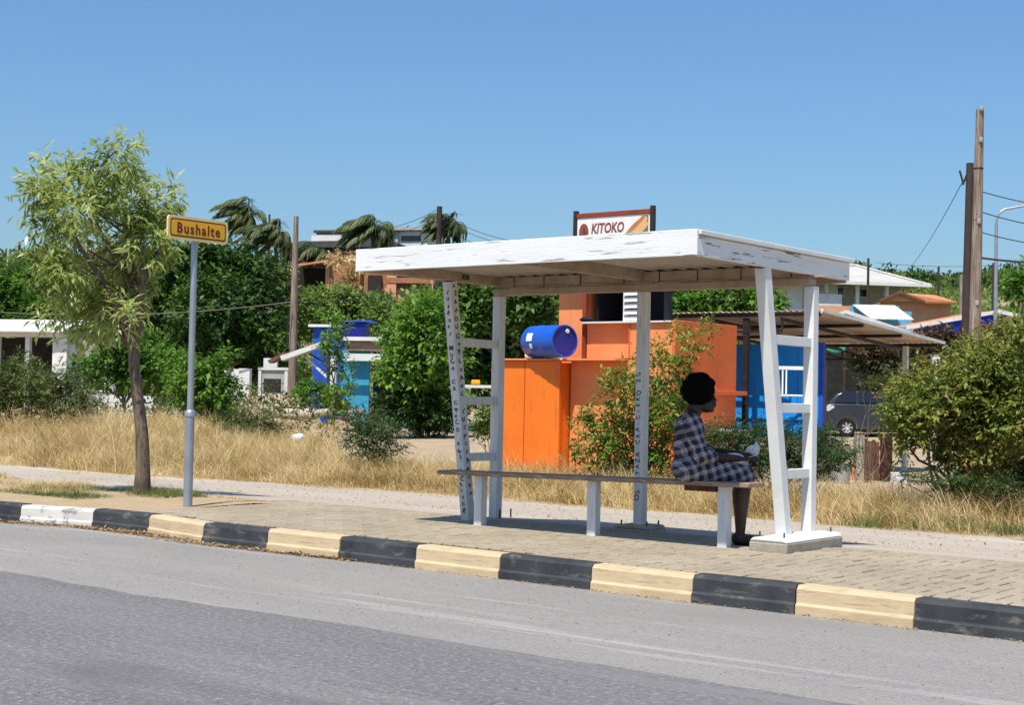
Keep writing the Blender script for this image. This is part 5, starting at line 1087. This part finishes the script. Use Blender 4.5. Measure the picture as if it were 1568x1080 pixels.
# big shrub at the right
shrub('big_shrub', 'large tangled olive and brown shrub filling the right edge', 'shrub', 1470, 17.5, [(1450, 612, 48), (1515, 575, 50), (1555, 650, 55), (1400, 605, 36), (1374, 610, 20), (1470, 665, 42), (1405, 655, 34), (1540, 735, 38), (1375, 640, 28), (1500, 540, 26), (1555, 525, 24), (1364, 642, 13), (1585, 580, 60), (1500, 620, 46), (1430, 575, 26), (1545, 600, 50), (1590, 700, 50), (1440, 690, 18), (1530, 690, 36), (1380, 690, 14), (1560, 780, 24), (1480, 570, 30), (1540, 515, 22), (1575, 510, 26), (1420, 630, 40), (1480, 630, 40), (1500, 715, 28), (1560, 735, 40), (1545, 785, 20), (1455, 700, 20), (1590, 640, 50)], 'lf_big', 5600, 6, .068, .44, .8, trunk_r=.05, multi=0, limbs=20, shell=.85)
shrub('acacia_bush', 'low leaning acacia branch sweeping under the big right shrub', 'bush', 1500, 16.2, [(1450, 742, 13), (1490, 755, 15), (1525, 770, 16), (1410, 732, 9), (1550, 785, 16), (1470, 748, 12), (1385, 728, 6), (1540, 745, 12)], 'lf_acacia', 620, 8, .05, .26, .2, trunk_r=.025, multi=0, flat=.6, spread=1.5)
shrub('acacia_bush', 'light green feathery branches above the parked car bonnet', 'bush', 1330, 24, [(1334, 588, 6), (1354, 584, 8), (1318, 594, 3), (1375, 590, 10), (1398, 588, 12), (1390, 604, 9)], 'lf_olive', 260, 8, .07, .26, .3, trunk_r=.02, multi=0, flat=.6, spread=1.5)
# things further back
shrub('vine_shrub', 'dull reddish vine shrub hanging by the shade net fence', 'shrub', 1330, 57, [(1320, 548, 14), (1345, 545, 18), (1372, 550, 16), (1335, 570, 10), (1400, 560, 16), (1360, 575, 14), (1390, 585, 16)], 'lf_vine', 480, 5, .22, .5, .8, trunk_r=.05, multi=0, shell=.9)
shrub('brown_hedge', 'brownish hedge behind the lean-to post and lantern', 'hedge', 1440, 45, [(1410, 535, 18), (1440, 530, 20), (1470, 535, 20), (1420, 560, 24), (1455, 560, 24), (1400, 590, 24), (1500, 540, 20), (1530, 520, 18)], 'lf_vine', 900, 6, .16, .5, 1, trunk_r=.05, multi=0)
shrub('green_hedge', 'glossy green hedge showing between shelter beam and lean-to roof', 'hedge', 1090, 62, [(1030, 470, 18), (1060, 462, 18), (1090, 462, 20), (1120, 462, 20), (1150, 466, 18), (1010, 480, 20), (1180, 475, 16), (1100, 500, 30), (1050, 500, 30)], 'lf_mid', 800, 6, .28, .5, 1, trunk_r=.08, multi=0)
shrub('green_tree', 'light green round tree at right edge beyond street lamp', 'tree', 1565, 95, [(1562, 436, 18), (1580, 430, 24), (1600, 440, 25), (1550, 448, 12)], 'lf_mid', 420, 6, .3, .5, 1.5, trunk_r=.15)
shrub('dark_tree', 'small dark tree group on the skyline right of hipped roof', 'tree', 1415, 150, [(1398, 432, 12), (1412, 434, 12), (1424, 440, 9), (1388, 438, 8)], 'lf_dark', 240, 6, .4, .5, 2, trunk_r=.15)
shrub('green_shrub', 'small green shrub before the tree behind left shelter leg', 'shrub', 750, 30, [(745, 640, 14), (760, 655, 14), (735, 660, 12), (752, 625, 8)], 'lf_mid', 240, 6, .08, .5, .3, trunk_r=.02, multi=0)

# agaves on the right slope
def agave(px, d, sc, label):
    g_ = on_ground(px, d); t = thing('agave', label, 'plant', Vector((g_[0], g_[1], T(g_[0], g_[1]))), 'agave plants on the slope')
    for i in range(14):
        a_ = rng.random()*6.28; e_ = .35+.9*rng.random(); dv = Vector((math.cos(a_)*math.cos(e_), math.sin(a_)*math.cos(e_), math.sin(e_))); s_ = Zv.cross(dv).normalized(); L_ = sc*(.8+.4*rng.random())
        mb = MB(); w_ = .09*sc; mb.add([s_*w_, -s_*w_, dv*L_*.5-s_*w_*1.3, dv*L_*.5+s_*w_*1.3, dv*L_+Vector((0, 0, -.05)), dv*L_*.5-Vector((0, 0, .05*sc))], [(0, 1, 5), (0, 5, 3), (1, 2, 5), (3, 5, 4), (5, 2, 4)]); mb.build('leaf', M['agave'], t)
M['agave'] = mat('agave_leaf', (.25, .30, .20), (.34, .36, .26), 3, .6)
for px, d_, sc, lb in ((1415, 86, 1.5, 'largest grey green agave left of wooden poles on slope'), (1440, 84, 1.2, 'middle agave nearest the wooden poles on slope'), (1392, 90, 1.1, 'small agave beside the light blue house'), (1330, 88, 1.2, 'agave below the hipped roof house porch')):
    agave(px, d_, sc, lb)

# wind-blown coconut palms
def palm(label, px, py, d, base_px, R_, seed, n=34):
    r = np.random.default_rng(seed); c_ = Vector(W(px, py, d)); g_ = on_ground(base_px, d); t = thing('coconut_palm', label, 'palm tree', Vector(g_), 'coconut palms bent by the wind on the hill', world=True)
    mb = MB(); p0 = Vector(g_)-Vector((0, 0, .3)); mb.tube([p0, p0.lerp(c_, .4)+Vector((.2, 0, 0)), p0.lerp(c_, .75)+Vector((.15, 0, 0)), c_], [.2, .16, .14, .12], 9); mb.build('trunk', M['bark'], t)
    wind = -Vector(RH)
    for i in range(n):
        a_ = 6.28*i/n+r.normal()*.2; e_ = -.3+1.5*r.random(); dv = Vector((math.cos(a_)*math.cos(e_), math.sin(a_)*math.cos(e_), math.sin(e_))); L_ = R_*(.8+.4*r.random())
        pts = []; p = c_.copy(); v = dv.copy()
        for k_ in range(9): pts.append(p.copy()); p = p+v.normalized()*L_/8; v = v+wind*(.10+.08*r.random())+Vector((0, 0, -.20))
        P_, D_, U_, Ln = [], [], [], []
        for k_ in range(1, 9):
            tn = (pts[k_]-pts[k_-1]).normalized()
            for j_ in range(4):
                for sgn in (-1, 1):
                    b_ = pts[k_-1].lerp(pts[k_], j_/4); sd = tn.cross(Zv).normalized()*sgn; P_.append(b_); D_.append(tn*.7+sd*.6+wind*.35+Vector((0, 0, -.5-.2*r.random()))); U_.append(Zv+sd*.3); Ln.append(L_*.42*(1-.5*abs(k_/8-.45)))
        V, Fq = leaves(np.array(P_), np.array(D_), np.array(U_), np.array(Ln), np.full(len(P_), .10))
        rb = MB(); rb.tube(pts, [.03]*5+[.02]*4, 4); o = len(V); V2 = np.concatenate([V, np.array([list(x) for x in rb.v])]); 
        Fs = [tuple(f) for f in Fq]+[tuple(np.array(f)+o) for f in rb.f]
        me = bpy.data.meshes.new('frond'); me.from_pydata([tuple(x) for x in V2], [], Fs); me.materials.append(M['lf_palm']); link('frond', me, t)
palm('tallest windblown palm, just right of the yellow sign plate', 374, 330, 100, 386, 2.1, 1)
palm('windblown palm between the sign and thin wooden pole', 420, 362, 98, 428, 2.2, 2)
palm('windblown palm before the flat roofed hill house', 570, 352, 112, 565, 2.4, 3)
palm('palm whose fronds droop right of the dark hilltop pole', 686, 345, 112, 684, 2.0, 4)
palm('low ragged palm above the sagging brick house roof', 480, 396, 104, 480, 2.4, 5, 16)

# scrub that covers the hillside
def scrub(name, label_kind, n, s0, s1, l0, l1, L, m, per=5, keep=None, hmax=1.2):
    S_ = s0+(s1-s0)*rng.random(n)**.8; L_ = (l0+(l1-l0)*rng.random(n))*S_; X = CAM[0]+FH[0]*S_+RH[0]*L_; Y = CAM[1]+FH[1]*S_+RH[1]*L_
    nz_ = np.array([noise.noise(Vector((x*.11, y*.11, 3.3))) for x, y in zip(X, Y)]); k_ = nz_ > (-.2 if keep is None else keep)
    X, Y, nz_ = X[k_], Y[k_], nz_[k_]; Z = terrain(X, Y); H = hmax*(.25+np.clip(nz_+.3, 0, 1))*rng.random(len(X))**.5
    t = np.repeat(np.arange(len(X)), per); P = np.stack([X, Y, Z+H], 1)[t]+rng.normal(size=(len(t), 3))*np.array([.3, .3, .12])
    D = rng.normal(size=P.shape)+np.array([0, 0, .5]); U = rng.normal(size=P.shape)*.5+np.array([0, 0, 1.0]); ln = L*(.6+.8*rng.random(len(t)))
    V, Fq = leaves(P, D, U, ln, ln*.5); return tag(np_mesh(name, V, Fq, M[m]), kind='stuff')
scrub('hillside_scrub', '', 17000, 64, 150, -.42, .06, .36, 'lf_scrub', 5, -.5, 1.7)
scrub('hillside_scrub', '', 22000, 66, 180, .06, .42, .36, 'lf_scrub', 5, -.45, 1.8)
scrub('ridge_scrub', '', 7000, 150, 210, -.42, .42, .7, 'lf_dark', 5, -.3, 2.2)
scrub('yard_scrub', '', 2500, 36, 62, -.36, -.05, .14, 'lf_olive', 5, .12, .6)

# ------------------------------------------------------------------ dry grass
def grass_field(name, n, xs_r, yf_, m, hmin, hmax, wd, dens=0, thr=-.6, seed=1.0, lean=.8, clump=.08):
    nc = n//14; X = xs_r[0]+(xs_r[1]-xs_r[0])*rng.random(nc); f0, f1 = yf_(X); Y = f0+(f1-f0)*rng.random(nc)
    nz_ = np.array([noise.noise(Vector((x*.55, y*.55, seed)))+.5*noise.noise(Vector((x*1.6, y*1.6, seed))) for x, y in zip(X, Y)])
    sd_ = (X-CAM[0])*FH[0]+(Y-CAM[1])*FH[1]; ld_ = (X-CAM[0])*RH[0]+(Y-CAM[1])*RH[1]; k_ = (nz_ > thr+.5*rng.random(nc)-.25) & ~((ld_/sd_ > -.115) & (sd_ > 25)); X, Y, nz_, f0, f1 = X[k_], Y[k_], nz_[k_], f0[k_], f1[k_]
    edge = np.clip((Y-f0)/.35, .6, 1); Hc = (hmin+(hmax-hmin)*np.clip(nz_*.8+.55, 0, 1))*edge; az_c = rng.random(len(X))*6.28
    Hc = Hc*(.5+1.05*rng.random(len(X))**1.5); t = np.repeat(np.arange(len(X)), 14); bx_ = X[t]+rng.normal(size=len(t))*clump; by_ = Y[t]+rng.normal(size=len(t))*clump
    az = np.where(rng.random(len(t)) < .55, az_c[t]+rng.normal(size=len(t))*.6, math.pi+.5+rng.normal(size=len(t))*.8)
    H = Hc[t]*(.55+.6*rng.random(len(t))); Z = terrain(bx_, by_)-.02
    return tag(blades(name, bx_, by_, Z, H, lean*(.4+1.1*rng.random(len(t))), az, wd*(.6+.8*rng.random(len(t))), M[m]), kind='stuff')
fr = lambda X: np.interp(X, [-30, -11.7, -9.6, -8, -6.1, -2.8, -.6, 2.4, 4.4, 8], [5.6, 5.7, 5.5, 5.5, 6.2, 6.6, 6.3, 6.2, 6.5, 6.5])
grass_field('dry_grass', 115000, (-24, -8.2), lambda X: (fr(X), fr(X)+np.interp(X, [-24, -15, -11, -8.2], [9.5, 9.5, 6, 5])), 'dry', .20, .70, .011, thr=-.5)
grass_field('dry_grass', 52000, (-8.4, -2.6), lambda X: (fr(X), fr(X)+np.interp(X, [-8.4, -6.4, -5, -2.6], [8, 3.0, 2.0, 2.4])), 'dry', .16, .50, .010, thr=-.6, seed=4)
grass_field('dry_grass', 60000, (-2.8, 8.5), lambda X: (fr(X), fr(X)+np.interp(X, [-3, 2, 8], [3.8, 3.2, 3.5])), 'dry', .18, .52, .010, thr=-.7, seed=7)
grass_field('dry_grass', 26000, (-22, -6), lambda X: (fr(X)+9, fr(X)+22), 'dry', .15, .5, .016, thr=-.1, seed=2)
grass_field('green_weeds', 5000, (2.6, 8), lambda X: (fr(X)-.05, fr(X)+.7), 'grn', .12, .3, .010, thr=.0, seed=11)
grass_field('green_weeds', 9000, (-16, -4), lambda X: (fr(X)+.6, fr(X)+9), 'grn', .2, .55, .011, thr=.28, seed=21)
grass_field('dry_tufts', 9000, (-14, -2.5), lambda X: (fr(X)-.9, fr(X)+.1), 'dry', .03, .12, .008, thr=.05, seed=3)
grass_field('dry_tufts', 5000, (-2.5, 8), lambda X: (fr(X)-.5, fr(X)+.1), 'dry', .02, .10, .008, thr=.1, seed=5)
# grass on the verge round the tree and along the kerb
def verge_grass(name, n, x0, x1, y0, y1, m, h0, h1, thr, seed, z=.0):
    X = x0+(x1-x0)*rng.random(n); Y = y0+(y1-y0)*rng.random(n)
    nz_ = np.array([noise.noise(Vector((x*1.3, y*1.8, seed))) for x, y in zip(X, Y)]); k_ = nz_ > thr+.3*rng.random(n); X, Y, nz_ = X[k_], Y[k_], nz_[k_]; m_ = len(X)
    Z = np.full(m_, z-.02)+np.where(Y > 2.3, -.10*(Y-2.3)/.7, 0)
    return tag(blades(name, X, Y, Z, (h0+(h1-h0)*rng.random(m_))*np.clip(.5+nz_, .3, 1.2), .5+.6*rng.random(m_), rng.random(m_)*6.28, np.full(m_, .007), M[m]), kind='stuff')
verge_grass('green_grass', 9000, -4.4, -2.4, .75, 2.0, 'grn', .06, .17, -.25, 1.5)
verge_grass('verge_dry_grass', 16000, -9, -3.6, .45, 2.5, 'dry', .06, .20, -.2, 2.5)
verge_grass('verge_dry_grass', 5000, -3.6, -1.0, .9, 2.7, 'dry', .02, .07, -.1, 3.5)
verge_grass('verge_dry_grass', 1800, -1.0, .9, 1.7, 2.6, 'dry', .015, .05, .0, 4.5)
# leaf litter in the gutter and on the ground
def litter(name, n, xr, yr, z, sz, m='litter', pw=1.0):
    X = xr[0]+(xr[1]-xr[0])*rng.random(n)
    Y = yr[0]+(yr[1]-yr[0])*rng.random(n)**pw if not callable(yr) else yr(X)
    P = np.stack([X, Y, z(X, Y) if callable(z) else np.full(n, z)], 1); D = np.stack([rng.normal(size=n), rng.normal(size=n), .25*rng.random(n)], 1); U = np.stack([rng.normal(size=n)*.4, rng.normal(size=n)*.4, np.ones(n)], 1); L_ = sz*(.5+rng.random(n))
    V, Fq = leaves(P, D, U, L_, L_*.4); return tag(np_mesh(name, V, Fq, M[m]), kind='stuff')
kly = np.vectorize(kerb_line)
litter('gutter_litter', 2600, (-4.0, 1.6), lambda X: kly(X)-.02-.16*rng.random(len(X))**2.2*np.clip((1.8-X)/2.5, .15, 1), lambda X, Y: -.166+.01*rng.random(len(X)), .035)
litter('gutter_litter', 500, (1.6, 8.0), lambda X: kly(X)-.02-.05*rng.random(len(X))**2, lambda X, Y: -.168+.004*rng.random(len(X)), .018)
litter('ground_litter', 1500, (-8, 8), (3.6, 6.6), lambda X, Y: np.interp(Y, [3.4, 4.5], [-.085, -.162])+.004, .03)
litter('road_grit', 1400, (-3, 8), (-2.2, -.05), -.168, .014)
litter('road_grit', 160, (.5, 8), (.25, 2.3), .004, .016)



rs_ = thing('rusty_sheet', 'rusty red sheet lying on the bank below the twig heap', 'metal sheet', Matrix.Translation(Vector(W(398, 655, 40))) @ Euler((R(12), R(8), .7)).to_matrix().to_4x4()); MB().box(-.55, .5, -.35, .3, 0, .03).build('sheet', M['rust'], rs_)
for i, (px, d_, m_, lb) in enumerate(((497, 47.5, 'barrelb', 'blue bucket standing by the shack post'), (552, 45.5, 'plastic', 'white bucket beside the wooden stool'), (1290, 23.5, 'wallg', 'grey bucket left of the gate posts'))):
    g_ = on_ground(px, d_); bk = thing('bucket', lb, 'bucket', Vector(g_)); mb = MB(); mb.lathe([(.001, 0), (.12, 0), (.15, .3), (.155, .3), (.155, .32), (.14, .32), (.115, .03), (.001, .03)], 14); mb.build('bucket_body', M[m_], bk)
    mb = MB(); mb.tube([(-.155, 0, .3), (-.14, .06, .16), (0, .16, .08), (.14, .06, .16), (.155, 0, .3)], .006, 5); mb.build('handle', M['iron'], bk)
# dry brush heap and stones by the mound
bh_ = thing('brush_heap', 'heap of dry grey twigs on the bank left of the log', 'brush heap', Vector(on_ground(370, 45)), world=True)
mb = MB()
for i in range(170):
    p = Vector(W(355+rng.normal()*22, 636+rng.normal()*9, 45+rng.normal()*.8)); dv = Vector(rng.normal(size=3)); dv.z = abs(dv.z)*.6; dv.normalize(); L_ = .25+.5*rng.random(); mb.tube([p, p+dv*L_*.5+Vector(rng.normal(size=3))*.05, p+dv*L_], [.014, .010, .005], 4, caps=False)
tag(mb.build('twigs', M['rubble'], bh_, fix=False), kind='stuff')
for i, (px, py, d_, r_) in enumerate(((430, 622, 50, .22), (465, 618, 51, .16), (408, 628, 48, .18), (530, 640, 45, .17), (395, 632, 47, .14))):
    p = W(px, py, d_); t = tag(bpy.data.objects.new('stone', None), ('flat pale stone above the log', 'small pale stone right of the concrete cabinet', 'rounded stone just left of the log', 'pale stone near the wooden stool', 'small stone by the dry twig heap')[i], 'stone', 'stones on the dirt mound'); COL.objects.link(t); t.location = p
    mb = MB(); mb.ellipsoid((0, 0, 0), (r_*1.4, r_, r_*.6), 9, 6); o = mb.build('stone_body', M['rubble'], t)
    for v in o.data.vertices: v.co *= 1+.25*noise.noise(v.co*6+Vector((i*3, 0, 0)))
pbg = MB(); pbg.ellipsoid((0, 0, 0), (.17, .12, .10), 10, 7); pbg.ellipsoid((.1, 0, .04), (.09, .08, .08), 8, 6)
o = remeshed(pbg, 'plastic_bag', M['paper'], None, .03, 1); o.location = W(455, 672, 31); tag(o, 'white plastic bag lying in the dry grass below the log', 'plastic bag')
#NEXT
